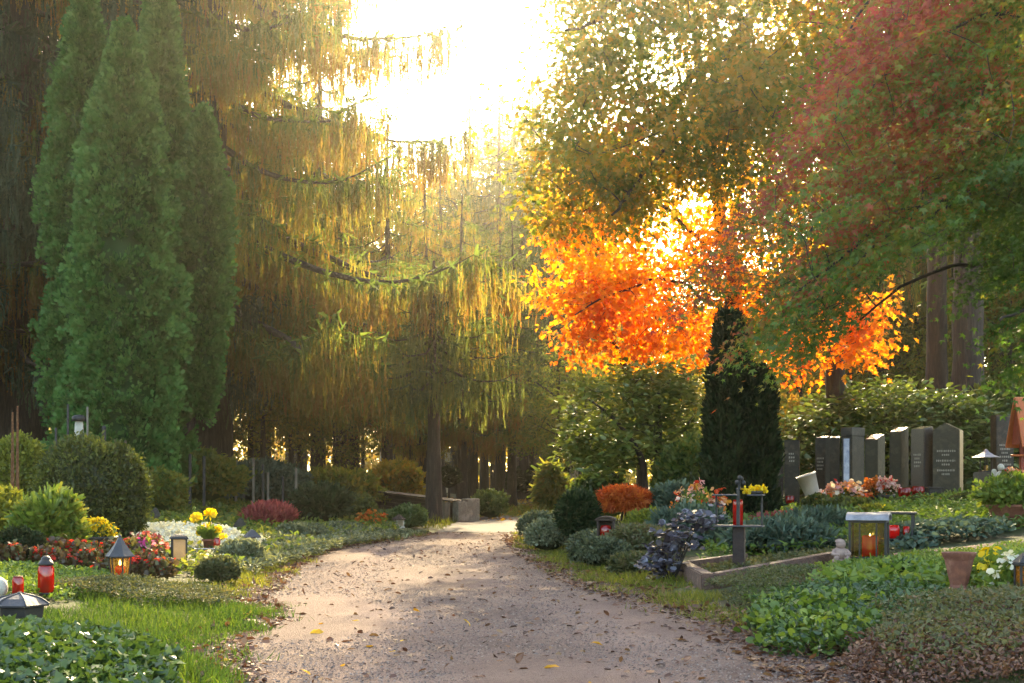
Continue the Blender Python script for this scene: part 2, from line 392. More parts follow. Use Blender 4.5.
GREYSTONE = solid('olive grey stone', (.052, .044, .027), (.027, .024, .015), 4, .3, 0, .15, 30, c3=(.09, .075, .044), spec=.25)
ROUGHSTONE = solid('rough hewn stone', (.085, .075, .062), (.04, .035, .03), 9, .9, 0, 1., 14, c3=(.15, .135, .12))
CURBSTONE = solid('brown kerb stone', (.13, .062, .04), (.07, .035, .024), 9, .75, 0, .5, 40, c3=(.17, .095, .065))
CONCRETE = solid('aged concrete', (.30, .26, .21), (.20, .17, .13), 5, .9, 0, .4, 25, c3=(.36, .32, .26))
WOODDARK = solid('dark weathered boards', (.06, .038, .026), (.03, .02, .014), 5, .9, 0, .5, 12, (1, 1, 8))
WOODGREY = solid('grey weathered boards', (.20, .17, .13), (.11, .09, .07), 5, .9, 0, .4, 12, (1, 6, 1))
ORANGEWOOD = solid('orange stained wood', (.55, .14, .035), (.42, .09, .024), 6, .6, 0, .3, 18, (6, 1, 1))
REDWOOD = solid('red stained post', (.26, .035, .016), (.17, .022, .012), 8, .6, 0, .2, 20)
TERRA = solid('terracotta', (.24, .085, .045), (.15, .05, .03), 9, .75, 0, .25, 30, c3=(.28, .12, .075))
WHITESTONE = solid('pale cast stone', (.50, .46, .39), (.36, .33, .27), 10, .8, 0, .3, 30)
CHERUB = solid('weathered cast figure', (.30, .20, .16), (.19, .12, .10), 14, .85, 0, .3, 40)
PLASTIC = solid('off white plastic', (.52, .45, .38), (.40, .34, .29), 6, .5)
BLUEPOT = solid('blue grey glaze', (.10, .12, .20), (.05, .06, .11), 8, .25)
PALEWALL = solid('pale plaster', (.55, .48, .40), (.45, .39, .32), 2, .9)
LETTER = solid('pale inscription', (.30, .28, .23), (.22, .20, .165), 10, .6)
PICTURE = solid('blue and white panel', (.62, .64, .70), (.16, .20, .36), 7, .3, stretch=(1, 1, .8))
REDGLASS = glassy('red candle cup', (.62, .02, .012), .18, .65)
YELGLASS = glassy('amber lantern glass', (.75, .52, .16), .85, .7)
def pane_mat(name, tint, refl=.07):
    m, nt, out = newmat(name); L = nt.links.new
    tp = nd(nt, 'ShaderNodeBsdfTransparent'); tp.inputs[0].default_value = (*tint, 1); gl = nd(nt, 'ShaderNodeBsdfGlossy'); gl.inputs['Roughness'].default_value = .06
    mx = nd(nt, 'ShaderNodeMixShader'); mx.inputs[0].default_value = refl; L(tp.outputs[0], mx.inputs[1]); L(gl.outputs[0], mx.inputs[2]); L(mx.outputs[0], out.inputs[0]); return m
OLIVEGLASS = pane_mat('olive lantern glass', (.86, .80, .52))
WHITEGLASS = glassy('frosted lantern glass', (.75, .66, .5), .3, .7)
WAX = glassy('red wax', (.8, .015, .012), .0, .55)
YELWAX = glassy('yellow wax', (.65, .40, .03), .0, .4)
FLAME = glow('candle flame', (1, .78, .45), 2.5)
GROUND = litter_mat('woodland soil and litter', [(.030, .022, .014), (.055, .048, .02), (.06, .07, .02), (.12, .08, .035)], [.3, .45, .56, .72], 1.6, .8, 45)
GRAVEL = litter_mat('pinkish gravel', [(.12, .078, .066), (.178, .122, .104), (.225, .16, .136)], [.32, .5, .68], .7, .8, 170, .95, 120)
ASPHALT = litter_mat('old asphalt', [(.04, .034, .033), (.06, .052, .05), (.085, .074, .068)], [.3, .5, .7], 1.2, .3, 90)
SOIL = litter_mat('dark bed soil', [(.02, .014, .010), (.04, .028, .018), (.07, .05, .03)], [.3, .5, .7], 4, .9, 50)

PEB_COLS = [(.07, .052, .046), (.14, .105, .09), (.26, .21, .185)]
G['pale'] = leafmat('pale sunlit leaves', [(.07, .08, .022), (.13, .13, .03), (.21, .18, .04), (.24, .15, .035)], .55, 1.9, .03)
HAZE_D = .0015
EXPO = 2.95
# ------------------------------------------------------------------ ground, paths
def sheet(name, xs, ys, zf, mat, keep=None):
    gx, gy = np.meshgrid(xs, ys); V = np.stack([gx, gy, zf(gx, gy)], -1).reshape(-1, 3); nx = len(xs)
    i, j = np.meshgrid(np.arange(len(ys)-1), np.arange(nx-1), indexing='ij')
    Fc = np.stack([i*nx+j, i*nx+j+1, (i+1)*nx+j+1, (i+1)*nx+j], -1).reshape(-1, 4)
    m = M(); m.add(V, Fc, smooth=True)
    return solo(name, None, None, m, mat, kind='structure')

xs = np.concatenate([np.linspace(-160, -14, 30), np.arange(-13.5, 13.6, .22), np.linspace(14, 160, 30)])
ys = np.concatenate([np.linspace(-60, 1, 12), np.arange(1.5, 36, .25), np.arange(36.5, 60, 1.), np.linspace(62, 250, 40)])
sheet('ground', xs, ys, lambda x, y: T(x, y)-.03*(np.maximum(np.maximum(path_l(y)-x, x-path_r(y)), 0) < .12), GROUND)

def ribbon(name, lf, rf, ys, z, mat, nx=28, edge=.10):
    V = []
    for k, y in enumerate(ys):
        a = lf(y)+edge*(math.sin(5.1*y)+.7*math.sin(11.3*y+1)+.6*math.sin(23.*y))/2; b = rf(y)+edge*(math.sin(4.7*y+2)+.7*math.sin(12.1*y)+.6*math.sin(21.*y+1))/2
        t = np.linspace(0, 1, nx); x = a+(b-a)*t
        V.append(np.stack([x, np.full(nx, y), z-.045*(np.abs(t-.5) > .499)+.012*np.sin(9*t)*np.sin(y*.8)*(np.abs(t-.5) < .4)], -1))
    V = np.array(V).reshape(-1, 3); i, j = np.meshgrid(np.arange(len(ys)-1), np.arange(nx-1), indexing='ij')
    Fc = np.stack([i*nx+j, i*nx+j+1, (i+1)*nx+j+1, (i+1)*nx+j], -1).reshape(-1, 4)
    fy, ft = np.meshgrid(np.asarray(ys)[:-1], (np.arange(nx-1)+.5)/(nx-1), indexing='ij'); wv = .04*np.sin(fy*.9)
    wear = .75*np.exp(-((ft-.30-wv)/.09)**2)+.75*np.exp(-((ft-.68-wv)/.09)**2)+.25*wob(ft*3., fy, 1.3)-.9*np.clip(np.abs(ft-.5)*2-.78, 0, 1)/.22
    m = M(); m.add(V, Fc, smooth=True, mix=(.5+.5*wear).ravel()); return solo(name, None, None, m, mat, kind='structure')
ribbon('gravel_path', lambda y: path_l(y)-.15, lambda y: path_r(y)+.15, np.arange(-4, 24.7, .06), .006, GRAVEL)
ribbon('asphalt_path', lambda y: np.interp(y, [24, 28, 33, 38], [-1.35, -1.35, -1.1, -.2]), lambda y: np.interp(y, [24, 28, 33, 38], [.3, .45, 1.0, 2.6]), np.arange(24.6, 36, .2), .012, ASPHALT, edge=.05)

# pebbles that stand out of the gravel
def pebbles(n, y0, y1, s0, s1):
    u = rng.uniform(0, 1, n)**1.6; y = y0+(y1-y0)*u
    x = path_l(y)-.1+(path_r(y)-path_l(y)+.2)*rng.uniform(0, 1, n)
    c = np.stack([x, y, np.full(n, .008)], -1); s = rng.uniform(s0, s1, (n, 1, 1))
    O = np.array([(1, 0, 0), (-.5, .87, 0), (-.5, -.87, 0), (.1, 0, .8)], float)
    V = c[:, None]+s*(O[None]+rng.uniform(-.35, .35, (n, 4, 3)))*np.array([1, 1, .7])
    Fc = np.array([[0, 1, 3], [1, 2, 3], [2, 0, 3]])
    m = M(); m.add(V, (np.arange(n)[:, None, None]*4+Fc).reshape(-1, 3), mix=np.repeat(rng.uniform(0, 1, n), 3)); return m
PEB = leafmat('loose pebbles', PEB_COLS, .0, 1, .03)
solo('loose_gravel', 'small loose pebbles lying over the gravel path', 'gravel', pebbles(60000, 5.6, 22, .003, .009), PEB, kind='stuff')

# fallen leaves on the path and at its edges
def fallen(n, xy, size, mats, name, label, mixr=(0, 1), lift=.012):
    x, y = xy; n = len(x); c = np.stack([x, y, np.maximum(T(x, y), 0)+lift], -1)
    d = rdir(n); d[:, 2] *= .25; m = M()
    leaves(m, c, d, np.array([0, 0, 1.])+rng.normal(size=(n, 3))*.35, size*rng.uniform(.5, 1.2, n), OVAL, rng.uniform(*mixr, n), wv=.4)
    return solo(name, label, 'leaves', m, mats, kind='stuff')
def edge_xy(n, y0, y1, spread):
    y = rng.uniform(y0, y1, n); side = rng.random(n) < .5; o = np.abs(rng.normal(size=n))*spread-.25
    return np.where(side, path_l(y)-o*.6+.1, path_r(y)+o-.15), y
ya = 5.6+19*rng.uniform(0, 1, 1300)**1.3; xa = path_l(ya)+(path_r(ya)-path_l(ya))*rng.uniform(0, 1, 1300)
e1 = edge_xy(6500, 5.6, 24, .40); yb = rng.uniform(5.6, 12, 1500); xb = path_r(yb)-np.abs(rng.normal(size=1500))*.35+.2
fallen(0, (np.concatenate([xa, e1[0], xb]), np.concatenate([ya, e1[1], yb])), .06, G['litter'], 'fallen_leaves', 'brown fallen leaves scattered over the path and along its edges')
fx = np.array([X(p, y) for p, y in [(324, 8.6), (368, 7.9), (342, 7.1), (360, 9.3), (390, 7.6), (324, 9.1), (400, 8.1), (590, 8.0), (230, 7.3), (250, 9.6), (300, 6.9), (560, 7.0), (690, 7.3), (420, 9.9), (470, 8.9), (590, 6.5)]])
fy = np.array([8.6, 7.9, 7.1, 9.3, 7.6, 9.1, 8.1, 8.0, 7.3, 9.6, 6.9, 7.0, 7.3, 9.9, 8.9, 6.5])
fallen(0, (fx, fy), .085, leafmat('yellow fallen leaves', [(.45, .22, .02), (.55, .33, .03)], .3, 1.2, .05), 'yellow_fallen_leaves', 'a few bright yellow leaves lying on the gravel path', lift=.02)
yl = rng.uniform(31, 62, 5200); xl = rng.uniform(-9, 6, 5200)
fallen(0, (xl, yl), .17, G['fallen'], 'lawn_leaves', 'yellow and orange leaves covering the lawn beyond the path', (.5, 1))

# grass
def blades(regions, dens, h, mat, name, label):
    m = M()
    for (fn, x0, x1, y0, y1) in regions:
        n = int((x1-x0)*(y1-y0)*dens); x = rng.uniform(x0, x1, n); y = rng.uniform(y0, y1, n)
        k = fn(x, y)+.35*wob(x, y, 3.)+rng.normal(size=n)*.06 > 0; x, y = x[k], y[k]; n = len(x)
        c = np.stack([x, y, T(x, y)-.01], -1); d = rng.normal(size=(n, 3))*.42+np.array([0, 0, 1.]); nm = rdir(n)
        nm[:, 2] *= .2
        leaves(m, c, d, nm, h*rng.uniform(.4, 1.25, n)*(1+.4*wob(x, y, 2.)), BLADE, rng.uniform(0, 1, n)*.65+.35*(.5+.5*wob(x, y, 1.5)), wv=.4)
    return solo(name, label, 'grass', m, mat, kind='stuff')
def dl(x, y): return path_l(y)-x
def dr(x, y): return x-path_r(y)
# the grassy tongue between the ivy and the path at lower left
fl = lambda x, y: np.minimum(dl(x, y)+.08, np.minimum(np.interp(y, [6, 7.2, 8.5, 10.6], [.75, .9, 1.25, 1.2])-dl(x, y), np.minimum(10.5-y, 99)))
blades([(fl, -3.6, -1.2, 5.6, 10.6)], 5200, .075, G['grass'], 'foreground_grass', 'bright green grass between the ivy and the gravel path')
fv = lambda x, y: np.minimum(dr(x, y)+.12, np.interp(y, [7, 10, 12, 15, 19, 24], [.05, .25, .55, .8, .65, .4])-dr(x, y))
fw = lambda x, y: np.minimum(dl(x, y)+.05, np.interp(y, [11, 13, 16, 19, 24], [.35, .45, .5, .2, .15])-dl(x, y))
blades([(fv, 0, 2.6, 8.6, 24), (fw, -3.6, -1.4, 11.2, 24)], 2600, .07, G['drygrass'], 'verge_grass', 'sunlit yellow green grass verge along both path edges')
ff = lambda x, y: np.where((x > -1.2) & (x < 1.2) & (y < 34), -1., 1.)
blades([(ff, -8, 6, 26, 46)], 130, .16, G['drygrass'], 'far_lawn', 'yellow green lawn beyond the end of the gravel path')

# ------------------------------------------------------------------ low cover
def carpet(name, label, regions, dens, size, tm, mat, lift=.05, mound=0., up=.9, cat='groundcover', kind='stuff', mixoff=0., hue=.4, flowers=None):
    m = M()
    for poly, hh in regions:
        P = np.array(poly, float); A = np.prod(P.max(0)-P.min(0)); n = int(A*dens)
        q = rng.uniform(P.min(0), P.max(0), (n, 2)); q = q[in_poly(q[:, 0]+.12*wob(q[:, 0], q[:, 1], 4.), q[:, 1]+.12*wob(q[:, 1], q[:, 0], 4.), poly)]
        cen = P.mean(0); rr = np.clip(1-(np.linalg.norm((q-cen)/((P.max(0)-P.min(0))/2), axis=1))**2, 0, 1)
        n = len(q); u = rng.uniform(0, 1, n)
        z = T(q[:, 0], q[:, 1])+hh*np.sqrt(rr)*(1+.25*wob(q[:, 0], q[:, 1], 3.))*(1-.35*u*u)+lift*rng.uniform(0, 1, n)
        c = np.stack([q[:, 0], q[:, 1], z], -1); d = rdir(n); d[:, 2] = np.abs(d[:, 2])*.6
        leaves(m, c, d, rng.normal(size=(n, 3))*.55+np.array([0, 0, up]), size*rng.uniform(.55, 1.25, n), tm, rng.uniform(0, 1, n)*(1-hue)+hue*(.5+.5*wob(q[:, 0], q[:, 1], 2.5))+mixoff)
    return solo(name, label, cat, m, mat, kind=kind)
def W(*pts):   # (px, depth) pairs to plan points
    return [(X(p, y), y) for p, y in pts]

# ivy bed at lower left
carpet('ivy', 'glossy dark ivy covering the bed at the bottom left corner', [(W((-60, 5.2), (170, 5.4), (178, 6.4), (150, 7.1), (95, 7.5), (45, 7.7), (-60, 7.8)), .09)], 4200, .055, IVYL, G['ivy'], .05)
# brown green mat over the mound in the left bed
carpet('mat_cover', 'brown green creeping mat over the low mound beside the grass', [(W((50, 9.75), (140, 9.5), (228, 9.9), (236, 10.5), (200, 10.9), (50, 10.75)), .13)], 4600, .028, OVAL, G['cover'], .03)
carpet('creeping_cover', 'low creeping leaves between the red candles and the begonias', [(W((-40, 9.2), (60, 9.4), (120, 10.4), (120, 12.4), (-40, 12.4)), .04)], 2100, .045, OVAL, G['herb'], .05, mixoff=-.15)
carpet('moss_bed', 'grey green low plants lining the left path edge', [(W((180, 13.2), (255, 13.4), (300, 15.5), (345, 18.5), (395, 21.5), (430, 24.2), (300, 22.5), (235, 17)), .10)], 1100, .06, OVAL, G['greycover'], .06)
carpet('white_flowers', 'white flowering carpet in full sun beside the yellow pot', [(W((135, 15.5), (205, 15), (235, 16), (240, 18), (190, 19.5), (140, 19)), .20), (W((195, 13.4), (235, 13.6), (240, 15.2), (190, 15.2)), .07), (W((230, 16.2), (262, 16.6), (268, 18.2), (240, 18.4)), .12)], 1800, .045, ROUND, G['white'], .05, cat='flowers')
carpet('left_bed_cover', 'mixed low green plants filling the beds left of the path', [(W((-80, 12.5), (210, 12.8), (330, 19), (400, 24), (300, 30), (100, 30), (-80, 24)), .03)], 240, .10, OVAL, G['under'], .12, mixoff=-.15)
# right side
carpet('herb_bed', 'fresh green herbs filling the bed in front of the lantern path', [(W((735, 10.6), (800, 9.0), (880, 8.0), (1080, 8.6), (1100, 13.0), (830, 12.2), (760, 11.8)), .03)], 3000, .038, OVAL, G['herb'], .06, hue=.6)
carpet('strawberry_leaves', 'broad light green leaves spilling towards the gravel at lower right', [(W((745, 8.3), (765, 7.6), (835, 7.35), (890, 7.9), (880, 9.0), (840, 9.5), (770, 9.4)), .09)], 1300, .05, ROUND, G['herb'], .12, mixoff=-.12, up=.5)
carpet('periwinkle', 'dark glossy leaves threaded through the strawberry leaves', [(W((750, 8.6), (770, 7.4), (900, 7.2), (960, 8.6), (930, 10), (790, 9.9)), .09)], 1500, .045, OVAL, G['ivy'], .13, up=.4)
carpet('dead_leaf_mound', 'red brown mound of dead leaves and creeping stems at lower right corner', [(W((835, 6.9), (880, 6.1), (1110, 6.0), (1120, 8.5), (1000, 9.2), (900, 8.2)), .12)], 5200, .032, OVAL, G['litter'], .05)
carpet('mound_sprigs', 'dark green sprigs growing through the dead leaf mound', [(W((870, 7.0), (900, 6.4), (1110, 6.2), (1120, 8.8), (980, 9.3), (880, 8.4)), .125)], 4600, .034, OVAL, G['cover'], .09, mixoff=.1, up=.5)
carpet('cotoneaster_mat', 'dense small leaved creeping mat below the kerb stone', [(W((708, 11.1), (735, 10.0), (812, 9.8), (860, 11.9), (780, 11.75), (720, 11.3)), .10)], 4600, .026, OVAL, G['cover'], .05)
carpet('grave_bed_cover', 'low green plants covering the grave beds before the headstones', [(W((700, 14.2), (1100, 14.6), (1130, 23.5), (740, 23.5)), .04)], 420, .075, OVAL, G['herb'], .12, mixoff=-.2)
carpet('silver_edge_cover', 'blue green leaved edging behind the gravel strip', [(W((885, 13.6), (1000, 13.5), (1010, 14.9), (890, 15.0)), .14)], 1500, .06, ROUND, G['juniper'], .05, mixoff=.1)
carpet('pink_edge_cover', 'pink and red low blooms below the yew', [(W((745, 18.5), (830, 18.5), (830, 20), (745, 20)), .10)], 700, .05, ROUND, G['heather'], .1, cat='flowers')
# gravel strip between the graves
ribbon('gravel_strip', lambda x: 0, lambda x: 1, np.arange(0, 1, .1), 0, GRAVEL) if False else None
sx = np.arange(3.0, 9, .1); m = M()
V = np.array([[x, 12.3+k*.11+.03*math.sin(7*x+k)*(k in (0, 8)), float(T(x, 12.3+k*.11))+.02-(.05 if k in (0, 8) else 0)] for x in sx for k in range(9)])
i, j = np.meshgrid(np.arange(len(sx)-1), np.arange(8), indexing='ij')
m.add(V, np.stack([i*9+j, (i+1)*9+j, (i+1)*9+j+1, i*9+j+1], -1).reshape(-1, 4), smooth=True)
solo('gravel_path', None, None, m, GRAVEL, kind='structure')

blades([(lambda x, y: np.minimum(dr(x, y)-.35, 6.7-y), 1.7, 4.2, 5.5, 6.7)], 1300, .09, G['grass'], 'corner_grass', 'short grass at the foot of the dead leaf mound')
# far edge of the wood: one mass of sunlit undergrowth
m = M()
for k in range(70):
    x = -95+190*k/69+rng.uniform(-2, 2); y = 108+rng.uniform(-8, 14)+abs(x)*.1; hh = rng.uniform(4.5, 8.5)
    shell(m, (x, y, hh*.35), (rng.uniform(3, 5), 3., hh*.65), 700, .75, OVAL, .3, 2, k, .45, .6, .3, 0, zmin=-.9, hue=.6, mixoff=.25 if k % 3 else 0.)
solo('far_undergrowth', 'sunlit yellow green undergrowth closing off the far edge of the wood', 'undergrowth', m, G['yellowgreen'], kind='stuff')

carpet('herb_sprigs', 'taller fresh green sprigs rising in patches from the herb bed', [(W((800, 10.2), (880, 9.2), (960, 9.4), (940, 10.8), (840, 11.0)), .08), (W((970, 8.8), (1090, 8.6), (1100, 10.6), (990, 10.4)), .13)], 1500, .06, STRIP*np.array([1, 2.2, 1]), G['herb'], .12, up=.1, mixoff=-.08)
carpet('purple_sprigs', 'small purple bronze leaves mixed into the herb bed', [(W((775, 9.9), (830, 9.6), (840, 10.8), (790, 11.0)), .08)], 260, .045, OVAL, G['bronze'], .1, cat='groundcover')

carpet('kerb_cover', 'mixed low leaves filling the kerbed grave around the iron pillar', [(W((705, 12.0), (850, 12.7), (900, 13.4), (740, 13.25), (700, 12.7)), .05)], 2200, .04, OVAL, G['cover'], .07, mixoff=.05)
carpet('outer_bed_cover', 'low mixed leaves over the beds further out on both sides', [(W((1090, 5.2), (1750, 5.2), (1600, 12.2), (1090, 12.2)), .06), (W((1100, 13.6), (1600, 13.6), (1400, 24), (1130, 24)), .05), (W((-60, 5.2), (-700, 5.2), (-500, 13), (-60, 13)), .06), (W((-80, 13), (-400, 13), (-300, 26), (-80, 26)), .05)], 420, .085, OVAL, G['under'], .12, mixoff=-.15)
# ------------------------------------------------------------------ trees
def trunk_tube(m, P, r, ns=14, flare=1.5, mi=0, n=26):
    P = spline(P, n); t = np.linspace(0, 1, n); rr = r[0]+(r[1]-r[0])*t
    rr = rr*(1+(flare-1)*np.exp(-np.linalg.norm(P-P[0], axis=1)/(1.4*r[0]+.1)))
    tube(m, P, rr, ns, mi, rough=.10); return P

# weeping spruce: bowed branches with curtains of hanging twigs
_zl = [.05, .02, .075, .025, .085, .025, .075, .02, .055]
STRAND = np.array([(0, -.012, 0)]+[(k/10+.08*(k % 2), -w_, .02*(k % 3)) for k, w_ in enumerate(_zl, 1)]+[(1.05, 0, 0)]+[(k/10+.08*((k+1) % 2), w_, -.02*(k % 3)) for k, w_ in list(enumerate(_zl[::-1], 1))[::-1]][0:0]+[(1-k/10+.05*(k % 2), .095-w_, -.02*(k % 3)) for k, w_ in enumerate(_zl, 1)]+[(0, .012, 0)], float)
def spruce_meshes(h, r, z0, L0, nb, weep, dens, qs, mat, seed, name, drop=.62, droop_top=None):
    global rng
    keep = rng; rng = np.random.default_rng(seed)
    tm = M(); trunk_tube(tm, [(0, 0, -.2), (0, 0, h*.35), (.1, 0, h*.7), (0, 0, h)], (r, .03))
    cm = M(); S = []; Lh = []; TOP = []; TD = []; BHL = []
    for b in range(nb):
        u = (b+rng.uniform(0, .9))/nb; z = z0+(h-z0)*u**1.15
        L = L0*(1-(z-z0)/(h-z0))**.75*rng.uniform(.7, 1.1)+.35
        az = b*2.39996+rng.uniform(-.3, .3); t = np.linspace(0, 1, 14)
        side = np.cumsum(rng.normal(size=14))*.02*L
        out = L*t; zz = z+L*(-drop*t+.42*drop*t**2+.28*drop*t**4)
        P = np.stack([math.cos(az)*out-math.sin(az)*side, math.sin(az)*out+math.cos(az)*side, zz], -1)
        tube(tm, P, (.016*L+.012, .006), 5)
        k = max(4, int(L*5.0*dens)); tt = rng.uniform(.12, 1, k); base = np.stack([np.interp(tt, t, P[:, a]) for a in range(3)], -1)
        sg = np.where(rng.random(k) < .5, -1, 1); l2 = (.30*L*(1-.55*tt)+.15)*rng.uniform(.5, 1.1, k)
        dv = np.array([math.cos(az), math.sin(az), 0])*.75; pv = np.array([-math.sin(az), math.cos(az), 0])
        dirs = dv[None]+sg[:, None]*pv[None]; dirs[:, 2] = -.28; dirs = unit(dirs)
        ns = np.maximum(3, (l2/(.11/dens)).astype(int))
        bh = rng.uniform(0, 1)
        for q in range(k):
            BHL.append(bh); f = rng.uniform(0, 1, ns[q])[:, None]; s = base[q]+dirs[q]*l2[q]*f
            S.append(s); Lh.append(weep*rng.uniform(.25, 1, ns[q])*(.35+.65*min(1, L/L0*1.2))*(1-.35*f[:, 0])); TOP.append(s); TD.append(np.repeat(dirs[q][None], ns[q], 0))
        BHL.append(bh); nm = int(L*9*dens); f = rng.uniform(.1, 1, nm); s = np.stack([np.interp(f, t, P[:, a]) for a in range(3)], -1)
        S.append(s); Lh.append(weep*rng.uniform(.3, 1.1, nm)*(.35+.65*min(1, L/L0*1.2))); TOP.append(s); TD.append(np.repeat(unit(dv)[None], nm, 0))
    BH = np.concatenate([np.full(len(a), b) for a, b in zip(S, BHL)])
    S = np.concatenate(S); Lh = np.concatenate(Lh); TOP = np.concatenate(TOP); TD = np.concatenate(TD)
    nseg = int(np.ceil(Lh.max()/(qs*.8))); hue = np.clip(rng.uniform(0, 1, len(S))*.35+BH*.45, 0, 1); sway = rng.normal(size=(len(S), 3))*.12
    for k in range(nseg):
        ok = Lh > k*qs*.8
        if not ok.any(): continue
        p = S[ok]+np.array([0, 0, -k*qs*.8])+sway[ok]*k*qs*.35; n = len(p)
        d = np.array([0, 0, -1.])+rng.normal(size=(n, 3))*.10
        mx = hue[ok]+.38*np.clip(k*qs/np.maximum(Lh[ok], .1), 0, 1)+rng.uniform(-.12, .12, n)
        leaves(cm, p, d, rdir(n)*np.array([1, 1, .2]), qs*rng.uniform(.8, 1.3, n), STRAND, mx)
    n = len(TOP); pk = rng.random(n) < .6
    leaves(cm, TOP[pk], TD[pk]+rng.normal(size=(pk.sum(), 3))*.5, rng.normal(size=(pk.sum(), 3))*.4+np.array([0, 0, 1]), qs*1.1, STRIP, rng.uniform(0, .4, pk.sum()))
    me = (tm.mesh(name+' trunk', BARK), cm.mesh(name+' crown', mat)); rng = keep
    return me

def place_tree(meshes, name, label, cat, loc, rz=0, scale=1, group=None):
    t = thing(name, label, cat, loc, rz, group); t.scale = scale if isinstance(scale, tuple) else (scale,)*3
    part('trunk', meshes[0], None, t); part('crown', meshes[1], None, t)
    return t

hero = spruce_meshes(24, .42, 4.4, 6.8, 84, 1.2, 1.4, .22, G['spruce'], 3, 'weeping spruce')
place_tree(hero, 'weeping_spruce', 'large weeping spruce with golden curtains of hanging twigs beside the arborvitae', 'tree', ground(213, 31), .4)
place_tree(spruce_meshes(23, .55, 3.0, 4.8, 170, .85, 1.15, .24, G['spruce_dark'], 5, 'dark spruce'), 'dark_spruce', 'dark spruce with thick reddish trunk at the left edge behind the rounded shrubs', 'tree', ground(20, 29.5), 1.2)

far_a = spruce_meshes(21, .33, 5.6, 4.4, 68, 1.25, .85, .27, G['spruce'], 8, 'far weeping spruce')
far_b = spruce_meshes(18, .30, 5.2, 3.9, 80, .7, .85, .28, G['conifer'], 9, 'far conifer', drop=.35)

# broadleaved forest trees
def broad_meshes(h, r, zc, rad, ncl, nl, size, mat, seed, name, bark=BARK, lean=0.):
    global rng
    keep = rng; rng = np.random.default_rng(seed)
    tm = M(); cm = M(); P = trunk_tube(tm, [(0, 0, -.2), (lean*.3, .05, h*.3), (lean, 0, h*.6), (lean*1.2, .1, h*.82)], (r, r*.3)); limbs = [P[6:]]
    for k in range(9):
        a = k*2.4+rng.uniform(-.4, .4); i = int(len(P)*rng.uniform(.35, .9)); b = P[i]; L = rad*rng.uniform(.6, .95)
        Q = spline([b, b+np.array([math.cos(a)*L*.45, math.sin(a)*L*.45, L*.3]), b+np.array([math.cos(a)*L, math.sin(a)*L, L*rng.uniform(.25, .6)])], 10); limbs.append(Q); tube(tm, Q, (r*.38, .02), 6)
    D = rdir(ncl*2); R = rng.uniform(.35, 1, len(D))**.6; C = D*R[:, None]*np.array([rad, rad, (h-zc*2+h)/2*.5 if False else (h-zc)/2])+np.array([lean, 0, (h+zc)/2])
    C = C[nz(C, 1.1, seed) > -.35][:ncl]
    twigs(tm, C, limbs, .012, every=2)
    clusters(cm, C, nl, rad*.17, size, OVAL)
    me = (tm.mesh(name+' trunk', bark), cm.mesh(name+' crown', mat)); rng = keep; return me
yel = broad_meshes(9, .13, 2.2, 3.2, 150, 34, .17, G['yellowgreen'], 21, 'yellowing tree')
und = broad_meshes(7, .11, 1.2, 2.7, 150, 36, .15, G['under'], 22, 'understory tree')
pale = broad_meshes(19, .28, 5.0, 5.2, 230, 40, .30, G['pale'], 27, 'pale broadleaf')
tall = broad_meshes(19, .3, 6.5, 5.0, 230, 36, .26, G['under'], 23, 'tall broadleaf')

